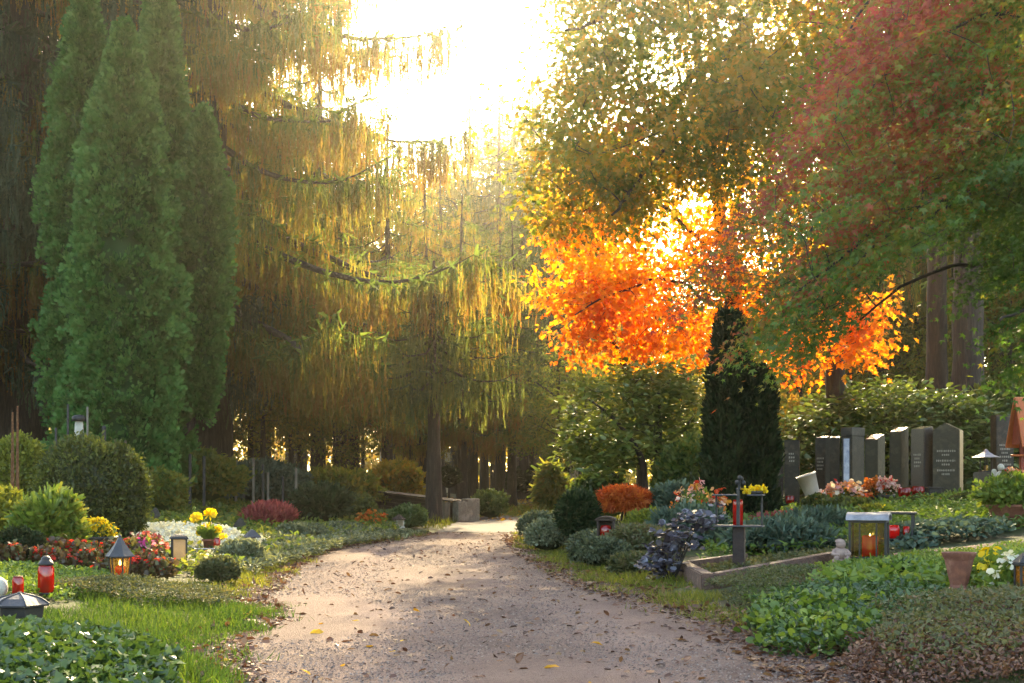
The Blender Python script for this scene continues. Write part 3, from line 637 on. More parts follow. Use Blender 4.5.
# forest placement: (mesh, px, depth, scale, rot)
FAR = dict(a=(far_a, 'weeping_spruce', 'slender weeping spruce with bare lower trunk in the wood beyond the path', 'tree', 'weeping spruces in the wood'),
           b=(far_b, 'conifer', 'dusky green conifer standing in the hazy wood behind the graves', 'tree', 'conifers in the wood'),
           y=(yel, 'yellowing_tree', 'small tree with yellowing leaves between the trunks of the wood', 'tree', 'yellowing trees in the wood'),
           u=(und, 'understory_tree', 'dull green understory tree below the tall conifers', 'tree', 'understory trees in the wood'),
           p=(pale, 'broadleaf_tree', 'pale sunlit broadleaf tree glowing beyond the end of the path', 'tree', 'pale trees beyond the path'),
           t=(tall, 'broadleaf_tree', 'tall leafy tree rising at the back of the wood', 'tree', 'tall leafy trees in the wood'))
PLACES = [
 # trunks one can see in the photograph (left of the path's end)
 ('a', 318, 41, .7), ('a', 341, 43, .64), ('a', 354, 45, .58), ('a', 387, 40, .52), ('a', 408, 46, .55), ('b', 474, 44, .5), ('b', 497, 50, .55), ('b', 512, 45, .52), ('b', 548, 50, .58),
 # left wood
 ('b', -60, 36, 1.1), ('a', 90, 42, 1.15), ('b', 150, 40, 1.1), ('a', 262, 46, 1.0), ('b', 210, 50, 1.2), ('b', -20, 47, 1.2), ('b', -140, 34, 1.1), ('a', -160, 44, 1.1), ('t', 60, 56, 1.1), ('t', 290, 66, .9), ('b', 345, 64, .9),
 ('b', 300, 55, 1.0), ('t', -80, 60, 1.1), ('b', 180, 66, 1.3),
 # centre, lower
 ('b', 415, 66, .78), ('b', 455, 76, .98), ('b', 484, 68, .74), ('b', 512, 72, .9), ('b', 524, 62, .78), ('b', 555, 66, .98), ('b', 585, 60, .8), ('b', 540, 92, 1.25), ('b', 470, 95, 1.2), ('b', 500, 84, 1.15), ('b', 530, 100, 1.45), ('b', 440, 84, 1.1), ('a', 462, 41, .45), ('a', 500, 47, .5), ('a', 424, 44, .5), ('b', 900, 44, 1.3), ('b', 960, 48, 1.45), ('b', 1020, 43, 1.35), ('b', 862, 62, 1.15), ('b', 500, 62, .98), ('b', 470, 70, 1.05), ('b', 532, 68, 1.1), ('b', 440, 60, .8), ('b', 515, 78, 1.2), ('p', 395, 74, .85), ('p', 462, 66, .82), ('p', 535, 70, .98), ('p', 432, 96, 1.15), ('p', 500, 104, 1.2), ('p', 570, 98, 1.0), ('p', 600, 66, .6), ('b', 610, 75, .72), ('b', 640, 62, .56), ('b', 400, 92, 1.0),
 # right wood
 ('b', 690, 64, .6), ('b', 740, 70, .62), ('b', 790, 58, .62), ('b', 830, 46, .7), ('b', 880, 50, .9), ('b', 920, 40, .85), ('b', 1000, 39, 1.0), ('b', 1060, 44, 1.1), ('b', 970, 55, 1.15), ('t', 1080, 58, 1.1), ('t', 900, 66, .9), ('b', 1130, 36, 1.1), ('b', 1180, 46, 1.2), ('a', 1040, 34, 1.0), ('b', 840, 70, .75), ('b', 1250, 40, 1.1), ('t', 1200, 62, 1.1), ('t', 760, 85, .6), ('t', 680, 90, .55),
 # understory
 ('u', 250, 36, .8), ('y', 290, 38, .62), ('u', 335, 39, .62), ('u', 225, 38, .85), ('y', 262, 34, .6), ('y', 405, 60, .7), ('y', 440, 66, .6), ('y', 420, 54, .5), ('u', 558, 42, .8), ('u', 585, 40, .65), ('y', 492, 74, .7), ('y', 395, 52, .5), ('y', 362, 58, .7), ('y', 340, 62, .8), ('u', 300, 44, .9),
 ('u', 640, 44, .9), ('y', 670, 38, .7), ('u', 720, 42, .85), ('y', 800, 36, .72), ('u', 850, 38, .85), ('y', 790, 44, .9), ('u', 905, 44, 1.0), ('u', 1010, 34, .8), ('y', 1000, 42, .9), ('u', 960, 38, .75), ('y', 880, 52, 1.0), ('u', 130, 37, .9), ('y', 180, 44, .8), ('u', 20, 38, .9), ('u', -40, 33, .8), ('u', 1070, 38, .9), ('u', 600, 52, .7), ('y', 620, 64, .7),
]
made = {}
def rzs(i): return (i*1.7) % 6.28
for i, (k, px, y, sc) in enumerate(PLACES):
    me, nm, lb, ct, gr = FAR[k]; loc = ground(px, y); s = (sc*(1+.06*math.sin(i*3.1)), sc*(1+.06*math.cos(i*2.3)), sc*(1+.05*math.sin(i*5.)))
    if k not in made: made[k] = place_tree(me, nm, lb, ct, loc, rzs(i), s, gr)
    else: dup(made[k], loc, rzs(i), s, None, gr)

# the slim trunk by the dark shelter
sl = spruce_meshes(5.4, .18, 3.0, 1.5, 40, .8, 1.0, .20, G['conifer'], 31, 'path spruce')
place_tree(sl, 'weeping_spruce', 'weeping spruce whose dark trunk rises in front of the boarded shelter', 'tree', ground(434, 29.3), 2.)

# ------------------------------------------------------------------ arborvitae columns
def arbor(name, label, px, y, top, wpx, base_z=.35, n=17000, seed=0., fat=.42, loc_dy=0, botr=.8, grp=None, lean=0.):
    x, yy, z = ground(px, y); h = Z(top, y)-z; w = wpx*y/F/2
    t = thing(name, label, 'tree', (x, yy, z), 0, grp)
    tm = M(); tube(tm, spline([(lean, .1, -.2), (lean*.8, .1, base_z*.7), (0, 0, base_z+.5), (0, 0, h*.9)], 14), (.12, .03), 8); part('trunk', tm, BARK, t)
    cm = M()
    def rad(u): return w*np.where(u < fat, botr+(1-botr)*np.sin(np.clip(u/fat, 0, 1)*PI/2), np.cos(np.clip((u-fat)/(1-fat), 0, 1)*PI/2)**.72+.02)
    NL = n//12; gu = rng.uniform(0, 1, NL); gu = np.where(rng.random(NL) < .15, .75+.25*gu, gu); ga = rng.uniform(0, 2*PI, NL)
    D = np.stack([np.cos(ga), np.sin(ga), gu*h/w*.5], -1); bump = 1+.15*nz(D, 1.7, seed)+.16*nz(D, 4.2, seed+1)+.15*rng.normal(size=NL)
    GR = rad(gu)*np.clip(bump, .80, 1.35); idx = np.repeat(np.arange(NL), 30); k = len(idx)
    o = np.stack([np.cos(ga), np.sin(ga), np.full(NL, .75)], -1)[idx]
    rr = rng.uniform(.05, 1, k)[:, None]; dv = unit(o*.9+rng.normal(size=(k, 3))*.6)
    p = np.stack([np.cos(ga)*(GR-.10), np.sin(ga)*(GR-.10), base_z+gu*(h-base_z)], -1)[idx]+dv*rr*np.array([.16, .16, .20])
    mx = .10*(.5+.5*nz(p, 5., seed))+.35*rng.uniform(0, 1, k)+.55*rng.uniform(0, 1, NL)[idx]
    leaves(cm, p, dv+np.array([0, 0, .35]), np.stack([-np.sin(ga), np.cos(ga), np.zeros(NL)], -1)[idx]+rng.normal(size=(k, 3))*.55, .085*rng.uniform(.6, 1.3, k), SPRAY, mx)
    zz = np.linspace(0, 1, 30); prof = [(float(rad(np.array(q)))*.64+.003, base_z+q*(h-base_z)) for q in zz]
    lathe(cm, prof, 18); cm.mix[-1] = np.zeros_like(cm.mix[-1])
    part('crown', cm, G['thuja'], t); return t
arbor('arborvitae', 'left column of the arborvitae group, broad based and tall', 84, 24.4, -14, 74, seed=1.)
arbor('arborvitae', 'middle column of the arborvitae group, widest and nearest the path', 124, 22.5, 30, 98, n=21000, seed=2., fat=.36, botr=.86)
arbor('arborvitae', 'tall narrow column on the sunny side of the arborvitae group', 160, 24.4, -30, 62, seed=3., n=18000, botr=.9)
arbor('arborvitae', 'short rounded arborvitae bulging from the sunny side of the group', 203, 24.2, 116, 50, base_z=1.6, n=12000, seed=4., fat=.55, botr=.3, lean=-.7)

# ------------------------------------------------------------------ overhanging oak, orange oak, maple, big pines
def tree_at(name, label, px, y, cat='tree'):
    x, yy, z = ground(px, y); t = thing(name, label, cat, (x, yy, z)); return t, np.array([x, yy, z])
def pt(px, py, y): return np.array([X(px, y), y, Z(py, y)])

# oak whose boughs hang over the path
t, o = tree_at('overhanging_oak', 'oak with green and bronze boughs hanging out over the path from the upper right', 838, 27)
tm = M(); P = trunk_tube(tm, [o-o+(0, 0, -.2), (-.05, 0, 2.5), (.1, -.1, 5.5), (-.2, -.4, 9), (-.5, -.8, 12.5)], (.2, .09)); limbs = [P[12:]]
def wig(Q, a=.10):
    n = len(Q); e = np.cumsum(rng.normal(size=(n, 3)), 0)*a*.5; return Q+(e-np.linspace(0, 1, n)[:, None]*e[-1])*np.array([1, 1, .8])
def bough(pts, r0, base):
    Q = wig(spline([base]+[pt(*p)-o for p in pts], 22)); limbs.append(Q); tube(tm, Q, (r0, .018), 7, rough=.06); return Q
q1 = bough([(800, -70, 24), (745, 5, 22.5), (690, 65, 21.5), (640, 120, 21), (590, 165, 20.5)], .13, P[20])
q2 = bough([(790, -90, 23), (700, -40, 21), (620, 0, 20), (565, 30, 19.5)], .11, P[21])
q3 = bough([(720, 60, 22), (668, 150, 21), (640, 190, 20.5), (612, 215, 20)], .05, q1[10])
q4 = bough([(820, 40, 25), (770, 90, 24), (740, 160, 23)], .08, P[17])
q5 = bough([(860, -60, 24), (880, 20, 22), (850, 90, 21)], .09, P[19])
C = volume_points([(548, -30), (552, 20), (585, 62), (560, 108), (524, 135), (518, 165), (545, 190), (560, 222), (600, 205), (640, 200), (690, 165), (720, 185), (790, 190), (850, 140), (890, 60), (880, -40)], 17.5, 24.5, 440, .72, 1.05, 2.)-o
Cu = volume_points([(640, -260), (600, -150), (560, -60), (900, -60), (960, -160), (900, -280)], 18, 25, 120, .45, .8, 5.)-o
C = np.concatenate([C, Cu])
twigs(tm, C, limbs, .011, every=1)
cm = M()
def oakmix(p, b):
    w = p+o; return np.clip(.72*b+.22*nz(w, .9, 3.)+.08+.25*np.clip((Z(150, 21)-w[:, 2])/2.5, 0, 1)*np.clip(nz(w, 1.7, 1.), 0, 1), 0, 1)
clusters(cm, C, 84, .44, .115, OAKL, oakmix, droop=.5)
part('trunk', tm, BARKMOSS, t); part('crown', cm, G['oakgreen'], t)

# orange oak
t, o = tree_at('orange_oak', 'forked oak ablaze with backlit orange and red leaves behind the dark yew', 733, 28)
tm = M(); P = trunk_tube(tm, [(0, 0, -.2), (.05, 0, 2.), (0, 0, 3.8), (.02, 0, 5.0)], (.2, .16)); limbs = [P[8:]]
def bough2(pts, r0, base, r1=.015):
    Q = wig(spline([base]+[pt(*p)-o for p in pts], 18)); limbs.append(Q); tube(tm, Q, (r0, r1), 8, rough=.06); return Q
b1 = bough2([(728, 215, 28), (716, 165, 27.7), (700, 90, 27.5), (690, 20, 27)], .15, P[-1], .08)
b2 = bough2([(742, 215, 28.2), (747, 160, 28.4), (752, 60, 28.6), (760, -40, 28.8)], .14, P[-1], .07)
bough2([(715, 255, 27.6), (670, 205, 27), (620, 190, 26.5), (575, 215, 26)], .05, P[-3])
bough2([(690, 150, 27.3), (640, 130, 26.8), (590, 160, 26.4)], .045, b1[5])
bough2([(712, 300, 27.5), (670, 275, 27), (620, 285, 26.6), (575, 315, 26.2)], .045, P[-6])
bough2([(760, 290, 27.2), (800, 285, 26.6), (845, 315, 25.8)], .04, P[-5])
bough2([(780, 230, 27.5), (800, 170, 27), (820, 120, 26.5)], .06, b2[4])
C = np.concatenate([volume_points([(536, 283), (556, 262), (546, 222), (556, 160), (600, 135), (650, 150), (700, 120), (770, 150), (800, 200), (790, 270), (745, 330), (700, 352), (640, 352), (570, 352), (566, 318)], 26.2, 29.6, 310, .5, 1.5, 1.)-o,
                    volume_points([(785, 365), (815, 300), (850, 286), (882, 305), (870, 352), (820, 372)], 24.5, 26.5, 30, .5, 1.6, 3.)-o,
                    volume_points([(640, -60), (700, 100), (800, 130), (860, 60), (840, -60)], 26.5, 30, 70, .35, 1., 6.)-o,
                    ])
twigs(tm, C, limbs, .010)
cm = M()
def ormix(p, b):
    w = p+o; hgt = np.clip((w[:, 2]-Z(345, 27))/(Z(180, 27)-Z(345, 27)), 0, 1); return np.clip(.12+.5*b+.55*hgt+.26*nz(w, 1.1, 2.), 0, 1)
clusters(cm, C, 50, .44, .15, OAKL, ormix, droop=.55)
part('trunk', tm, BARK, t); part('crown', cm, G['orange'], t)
# slim leaning stem beside it
t, o = tree_at('leaning_tree', 'slim dark tree leaning over the pale rhododendron', 668, 29.5)
tm = M(); limbs = [trunk_tube(tm, [(0, 0, -.2), pt(640, 400, 29.5)-o, pt(622, 362, 29.3)-o, pt(600, 310, 29)-o, pt(590, 240, 29)-o], (.11, .04), 9)]
C = volume_points([(560, 320), (560, 240), (600, 190), (650, 240), (640, 330)], 28, 30, 20, .4, 1.2, 9.)-o; twigs(tm, C, limbs, .01)
cm = M(); clusters(cm, C, 26, .45, .17, OAKL); part('trunk', tm, BARK, t); part('crown', cm, G['orange'], t)

# fine leaved maple
t, o = tree_at('japanese_maple', 'fine leaved maple turning from green to purple red, spreading in from the upper right', 1120, 15.5)
tm = M(); P = trunk_tube(tm, [(0, 0, -.2), (-.1, 0, 1.2), (-.25, .1, 2.6), (-.5, .1, 4.)], (.16, .10), 12); limbs = [P[8:]]
def bough3(pts, r0, base):
    Q = wig(spline([base]+[pt(*p)-o for p in pts], 20), .07); limbs.append(Q); tube(tm, Q, (r0, .012), 7, rough=.06); return Q
m1 = bough3([(1060, 170, 15.4), (1015, 178, 15.2), (970, 190, 15), (920, 205, 14.8), (870, 225, 14.5), (800, 290, 14.2)], .055, P[16])
bough3([(960, 170, 15.2), (925, 178, 15.1), (890, 172, 15), (850, 190, 14.8)], .03, m1[5])
bough3([(930, 207, 14.8), (905, 222, 14.7), (870, 238, 14.5), (820, 300, 14.3)], .022, m1[9])
m2 = bough3([(1080, 60, 15), (1000, 20, 14.6), (920, 50, 14.3), (865, 95, 14)], .03, P[-1])
bough3([(1040, -60, 15.5), (960, -80, 15.5), (900, -30, 15.3), (850, 30, 15)], .06, P[-1])
bough3([(1080, 250, 14.6), (1040, 300, 14), (1000, 320, 13.5)], .04, P[12])
bough3([(1080, 230, 16), (1000, 260, 16.3), (930, 280, 16.3), (860, 320, 16)], .04, P[14])
C = np.concatenate([volume_points([(862, 20), (900, -40), (1090, -40), (1090, 300), (1020, 240), (985, 210), (925, 215), (890, 262), (850, 285), (815, 345), (795, 365), (775, 352), (760, 310), (790, 292), (760, 280), (712, 285), (700, 262), (740, 225), (790, 160), (830, 90)], 12.8, 17.0, 620, .85, 1.25, 4.),
                    volume_points([(990, 240), (1090, 190), (1090, 390), (1045, 365), (1010, 310)], 12.5, 16, 60, .5, 1.3, 8.),
                    volume_points([(850, -40), (880, -190), (1100, -220), (1100, -40)], 13, 17, 130, .4, 1., 2.)])-o
twigs(tm, C, limbs, .007)
cm = M()
# flat sprays that hang towards the lower left
N = len(C); nl = 92; idx = np.repeat(np.arange(N), nl); n = len(idx); off = rng.normal(size=(n, 3))*np.array([.24, .26, .075])
off[:, 2] += off[:, 0]*.55-np.abs(off[:, 0])*.12
p = C[idx]+off; d = np.array([-.55, -.15, -.55])+rng.normal(size=(n, 3))*.45; nm = np.array([-.3, -.25, 1.])+rng.normal(size=(n, 3))*.4
w_ = p+o; pxs = 512+w_[:, 0]/w_[:, 1]*F; pys = HOR-(w_[:, 2]-EYE)/w_[:, 1]*F
redness = np.clip(.98-(pxs-740)/300*.75+np.clip((150-pys)/300, -.5, .3), 0, 1)
mx = np.clip(redness*.85+.18*nz(w_, 1.3, 2.)+rng.uniform(-.16, .16, n)+.32*rng.uniform(-1, 1, N)[idx], 0, 1)
leaves(cm, p, d, nm, .066*rng.uniform(.6, 1.25, n), MAPLE, mx)
part('trunk', tm, TWIG, t); part('crown', cm, G['maple'], t)

# two big pines standing close together behind the graves
for nm_, lb, px, y, wpx, top_ in (('pine_tree', 'thick reddish barked pine, the slimmer of the twin trunks behind the headstones', 937, 31, 23, 20), ('pine_tree', 'thick dark barked pine, the stouter of the twin trunks behind the headstones', 968, 30, 34, 22)):
    t, o = tree_at(nm_, lb, px, y); r = wpx*y/F/2; tm = M()
    P = trunk_tube(tm, [(0, 0, -.2), (.0, 0, 5), (.08, 0, 10), (.1, 0, top_)], (r, r*.35), 20, 1.25, n=50); limbs = [P[28:]]
    C = rdir(150)*np.array([3.4, 3.4, 4.2])*rng.uniform(.4, 1, (150, 1))+np.array([0, 0, top_-4]); C = C[nz(C, .9, px) > -.3]
    twigs(tm, C, limbs, .014); cm = M(); clusters(cm, C, 60, .6, .2, STRIP, up=.3); part('trunk', tm, BARKRED if px < 950 else BARK, t); part('crown', cm, G['conifer'], t)

# columnar yew
t, o = tree_at('columnar_yew', 'dark upright yew with two dense columns before the orange oak', 741, 21)
tm = M(); tube(tm, spline([(0, 0, -.1), (0, 0, 1), (0, 0, 1.9)], 8), (.1, .03), 8); part('trunk', tm, BARK, t); cm = M()
for px, wpx, top, n, sd in ((729, 40, 318, 11000, 1.), (757, 38, 372, 9000, 2.), (713, 18, 410, 3000, 3.)):
    c = pt(px, 0, 21)-o; h = Z(top, 21)-o[2]; w = wpx*21/F/2
    u = rng.uniform(0, 1, n)**.9; a = rng.uniform(0, 2*PI, n); R = w*(np.cos(np.clip((u-.35)/.65, 0, 1)*PI/2)**.32*.92+.1)*(.9+.1*np.sin(u*3))
    D = np.stack([np.cos(a), np.sin(a), u*3], -1); R = R*(1+.28*nz(D, 2.2, sd)+.2*nz(D, 6, sd))*(1-.2*rng.uniform(0, 1, n)**2)
    p = np.stack([c[0]+np.cos(a)*R, np.sin(a)*R, u*h+.05], -1); dd = np.stack([np.cos(a)*.5, np.sin(a)*.5, np.ones(n)], -1)+rng.normal(size=(n, 3))*.4
    leaves(cm, p, dd, rdir(n), .10*rng.uniform(.6, 1.3, n), STRIP*np.array([1, 1.6, 1]), rng.uniform(0, 1, n)*.6+.4*(.5+.5*nz(p, 5.)))
    lathe(cm, [(w*.72*math.cos(max(0, (q-.35)/.65)*PI/2)**.32+.01, q*h*.94) for q in np.linspace(0, 1, 16)], 14, (c[0], 0, 0)); cm.mix[-1] = np.zeros_like(cm.mix[-1])
part('crown', cm, G['yew'], t)

# shrubs with visible stems and whorls of leaves, see-through in places
def airy(name, label, px, y, poly, y0, y1, n, nl, r, size, mat, stems, tm=OVAL, gap=.45, f=1.5, mixf=None, up=.5):
    t, o = tree_at(name, label, px, y, 'shrub'); tm_ = M(); limbs = []
    for pts, r0 in stems: Q = spline([pt(*q)-o for q in pts], 14); Q[0, 2] -= .1; limbs.append(Q); tube(tm_, Q, (r0, .015), 7, rough=.08)
    C = volume_points(poly, y0, y1, n, gap, f, px)-o; twigs(tm_, C, limbs, .009)
    cm = M(); idx = np.repeat(np.arange(n), nl); k = len(idx); a = rng.uniform(0, 2*PI, k); d = np.stack([np.cos(a), np.sin(a), rng.uniform(-.5, .7, k)], -1)
    p = C[idx]+d*r*rng.uniform(.05, 1., (k, 1))+rng.normal(size=(k, 3))*r*.25; nm = np.array([0, 0, 1.])+d*.4*up+rng.normal(size=(k, 3))*.35
    leaves(cm, p, d, nm, size*rng.uniform(.6, 1.2, k), tm, rng.uniform(0, 1, k)*.6+.4*rng.uniform(0, 1, n)[idx]+(0 if mixf is None else mixf))
    part('stem', tm_, BARK, t); part('foliage', cm, mat, t)
airy('rhododendron', 'large pale green rhododendron on several bare stems behind the red acer', 640, 26.5, [(560, 425), (566, 398), (600, 384), (625, 368), (645, 362), (676, 374), (704, 408), (698, 455), (664, 474), (625, 466), (598, 480), (572, 462)], 24.8, 28.2, 230, 24, .24, .18, G['rhodo'],
     [([(645, 492, 26.5), (640, 455, 26.4), (615, 420, 26.2), (590, 400, 26)], .08), ([(655, 492, 26.6), (658, 450, 26.6), (660, 400, 26.5), (650, 375, 26.5)], .08), ([(668, 492, 26.4), (676, 455, 26.3), (690, 420, 26.2)], .06), ([(636, 492, 26.8), (610, 470, 27), (585, 440, 27)], .05)], gap=.75, f=1.3, mixf=.12)
airy('laurel_shrub', 'leafy green shrub spreading above the grey headstones', 850, 27, [(775, 470), (790, 425), (815, 402), (850, 390), (890, 386), (925, 398), (930, 440), (900, 480), (850, 495), (800, 495)], 25.6, 28.4, 330, 24, .25, .17, G['rhodo'],
     [([(850, 495, 27), (840, 450, 27), (820, 410, 27)], .06), ([(870, 495, 27), (880, 440, 27), (890, 400, 27)], .06)], mixf=-.12)
airy('laurel_shrub', 'broad leaved shrub leaning over the engraved olive headstones', 945, 26.2, [(905, 470), (908, 420), (925, 400), (955, 396), (985, 405), (1000, 440), (985, 485), (930, 490)], 25, 27.4, 190, 24, .25, .18, G['rhodo'],
     [([(945, 495, 26.2), (940, 440, 26.2), (930, 405, 26.1)], .05), ([(955, 495, 26.3), (970, 440, 26.3), (980, 415, 26.2)], .05)], mixf=-.2)
# ------------------------------------------------------------------ shrubs
def bush(name, label, px, y, wpx, top, leaf, mat, n=6000, size=.06, dz=0., deep=.8, lobes=None, amp=.12, fr=2., seed=None, core=.84, zmin=-.4, out=.8, up=.3, depth=.18, cat='shrub', group=None, stem=None, jit=.6, bot=None, mixoff=0.):
    x, yy, z = ground(px, y); z += dz
    w = wpx*y/F/2; h = Z(top, y)-z; b = 0 if bot is None else Z(bot, y)-z
    s = px*.37 if seed is None else seed; m = M()
    for (ox, oz, sw, sh, f) in (lobes or [(0, 0, 1, 1, 1)]):
        hh = (h-b)*sh
        shell(m, (ox*w, (rng.uniform(-.1, .1))*w, b+oz*h+hh*.48), (w*sw, w*sw*deep, hh*.52), int(n*f), size, leaf, amp, fr, s+ox, depth, out, up, core, zmin, jit=jit, mixoff=mixoff)
    if stem is None and b == 0:
        return solo(name, label, cat, m, mat, (x, yy, z), group=group)
    t = thing(name, label, cat, (x, yy, z), 0, group); part('foliage', m, mat, t)
    sm = M()
    for a in (stem or [(0, 0, .04)]):
        tube(sm, spline([(a[0], a[1], -.1), (a[0]*.7, a[1]*.7, b*.6), (0, 0, b+.35*(h-b))], 8), (a[2], a[2]*.5), 8)
    part('stem', sm, BARK, t); return t

bush('boxwood_shrub', 'large clipped double domed dark boxwood with a sunlit rim in the left bed', 91, 16, 108, 439, OVAL, G['box'], 16000, .05, lobes=[(-.08, 0, .92, 1, .8), (.55, 0, .5, .93, .3)], amp=.05, fr=2.5, zmin=-.8, core=.9, depth=.14)
bush('rounded_shrub', 'rounded green shrub behind the rusty stakes at the left edge', 18, 19, 62, 438, OVAL, G['boxlight'], 7000, .06, amp=.1)
bush('yellow_shrub', 'bright yellow green shrub cut by the left edge', -8, 13.6, 62, 488, OVAL, G['boxlight'], 5000, .06, mixoff=.2, amp=.15)
bush('feathery_shrub', 'loose feathery yellow green shrub in front of the clipped boxwood', 49, 13.2, 58, 500, STRIP*np.array([1, 1.3, 1]), G['herb'], 5200, .13, amp=.2, core=.6, depth=.45, mixoff=.1, jit=.9)
bush('small_shrub', 'small round dark green shrub among the red begonias', 19, 12.4, 48, 531, OVAL, G['yew'], 4500, .045, amp=.08)
bush('heather', 'dusky pink heather cushion in the sun beside the white flowers', 270, 22, 44, 507, STRIP, G['heather'], 3600, .11, up=1.2, core=.7)
bush('conifer_shrub', 'broad dark dwarf conifer at the edge of the left beds', 320, 23.5, 50, 489, STRIP*np.array([1, 1.5, 1]), G['yew'], 6000, .13, amp=.2, zmin=-.2, mixoff=.15)
bush('low_shrub', 'low olive shrub with pale tips beside the dwarf conifer', 352, 25, 40, 496, OVAL, G['box'], 3000, .09, amp=.2)
bush('hedge_block', 'clipped dark green hedge block standing before the shelter, the longer one', 372, 25.5, 66, 512, OVAL, G['rhodo'], 5200, .07, deep=.5, amp=.05, zmin=-.6, core=.9, mixoff=-.3)
bush('hedge_block', 'short clipped dark green hedge block at the path corner by the shelter', 408, 25.5, 36, 506, OVAL, G['rhodo'], 3600, .06, deep=.9, amp=.05, zmin=-.6, core=.9, mixoff=-.35)
bush('edging_shrub', 'low grey green cushion leaning over the left path edge', 300, 19.5, 46, 525, OVAL, G['greycover'], 3600, .06, amp=.15)
bush('edging_shrub', 'flat grey green cushion at the far left path edge', 340, 22.5, 40, 524, OVAL, G['greycover'], 2600, .06, amp=.15)
bush('edging_shrub', 'dark rounded cushion plant beside the grassy left verge', 218, 12.4, 36, 560, OVAL, G['cover'], 3600, .045, amp=.12)
bush('edging_shrub', 'pale sunlit cushion plant near the small white lantern', 240, 14.6, 44, 542, OVAL, G['greycover'], 4200, .05, amp=.15, mixoff=.2)
bush('dusky_shrub', 'large hazy grey green shrub behind the bed of white flowers', 192, 26, 100, 452, OVAL, G['under'], 7500, .11, amp=.15, depth=.3)
bush('dusky_shrub', 'broad hazy shrub behind the thin grave posts', 262, 29, 90, 462, OVAL, G['juniper'], 6500, .11, amp=.15, depth=.3)
bush('dusky_shrub', 'low dark shrub between the boxwood and the dusky shrubs', 152, 22, 60, 470, OVAL, G['under'], 4000, .1, amp=.2)
bush('fern_shrub', 'loose grey green shrub under the central trunks', 335, 33, 90, 470, OVAL, G['under'], 4500, .13, amp=.25, depth=.4)
bush('golden_shrub', 'yellow shrub glowing behind the boarded shelter', 392, 35, 60, 462, OVAL, G['yellowgreen'], 3800, .14, amp=.25, depth=.4, mixoff=.2)
bush('round_topiary', 'dark ball shaped clipped shrub on a stem past the shelter', 449, 35, 22, 468, OVAL, G['yew'], 1800, .08, bot=488, core=.9)
bush('lawn_shrub', 'round leafy shrub where the path turns past the shelter', 489, 33, 32, 492, OVAL, G['rhodo'], 2600, .1, amp=.2, mixoff=-.1)
bush('far_hedge', 'low dark hedge at the back of the leaf strewn lawn', 550, 62, 90, 468, OVAL, G['yew'], 5000, .22, deep=.3, amp=.1)
bush('pendulous_shrub', 'loose drooping shrub at the corner where the path ends', 552, 33, 26, 466, STRIP*np.array([1.2, 1.6, 1]), G['under'], 1700, .2, up=-.6, amp=.2, core=.5, depth=.5)
# right bed
bush('egg_topiary', 'dark egg shaped clipped yew on a short stem at the right path edge', 578, 17.5, 38, 494, STRIP*np.array([1, 1.5, 1]), G['yew'], 7000, .07, amp=.04, bot=534, core=.9, zmin=-.9, mixoff=.15, stem=[(0, 0, .07)])
bush('edging_shrub', 'pale flowering cushion at the foot of the egg shaped yew', 548, 18.2, 44, 522, OVAL, G['greycover'], 4600, .05, amp=.08, mixoff=.15)
bush('edging_shrub', 'grey green mounded cushion between the egg shaped yew and the wooden lantern', 592, 16, 44, 532, OVAL, G['greycover'], 4600, .045, amp=.08, mixoff=-.12)
bush('edging_shrub', 'low dark cushion spilling onto the right grass verge', 600, 14.8, 56, 539, OVAL, G['greycover'], 5000, .045, amp=.1, mixoff=-.2)
bush('edging_shrub', 'leafy green cushion below the wooden lantern', 640, 15.2, 64, 527, OVAL, G['cover'], 5600, .055, amp=.15, mixoff=.2)
bush('edging_shrub', 'dark broad leaved cushion beside the silver leaved plant', 640, 13.6, 54, 556, OVAL, G['cover'], 4200, .06, amp=.15)
bush('edging_shrub', 'grey rounded cushion behind the pale flowering cushion', 538, 21.5, 36, 513, OVAL, G['greycover'], 2600, .06, amp=.12)
bush('red_acer', 'low dome of feathery orange red acer leaves in the right bed', 624, 19.5, 50, 489, MAPLE, G['redleaf'], 6500, .10, amp=.12, core=.55, up=-.3, bot=514, depth=.3, stem=[(.05, 0, .03), (-.06, .03, .025)])
bush('flower_cushion', 'yellow green cushion dotted with orange below the red acer', 650, 18, 50, 512, OVAL, G['boxlight'], 3600, .06, amp=.15, mixoff=-.15)
bush('blue_juniper', 'grey blue juniper with pale tips behind the red acer', 672, 19.5, 48, 487, STRIP*np.array([1, 1.4, 1]), G['juniper'], 4200, .12, amp=.2, mixoff=.15, depth=.35)
bush('blue_juniper', 'spreading green juniper behind the lamp pillar', 690, 16.2, 70, 510, STRIP*np.array([1, 1.4, 1]), G['juniper'], 6000, .11, amp=.22, depth=.4, jit=.9)
bush('blue_juniper', 'green juniper filling the bed beside the lamp pillar', 782, 14.8, 96, 524, STRIP*np.array([1, 1.4, 1]), G['juniper'], 6500, .10, amp=.22, depth=.4, jit=.9)
bush('blue_juniper', 'low feathery juniper in front of the flower bouquets', 818, 16.5, 70, 514, STRIP*np.array([1, 1.4, 1]), G['juniper'], 4500, .10, amp=.22, depth=.4, jit=.9)
bush('grave_hedge', 'low clipped dark hedge running in front of the dark headstones', 932, 20.5, 84, 500, OVAL, G['box'], 6500, .06, deep=.35, amp=.06, zmin=-.6, core=.9, mixoff=-.2)
bush('grave_hedge', 'darker rounded end bush of the low grave hedge', 970, 19.6, 34, 496, OVAL, G['box'], 3200, .06, amp=.12, zmin=-.6, core=.88, mixoff=-.25)
bush('dark_shrub', 'dark shrubbery behind the wooden shrine at the right edge', 1010, 29, 120, 385, OVAL, G['under'], 6000, .16, amp=.2, depth=.3, mixoff=-.3)
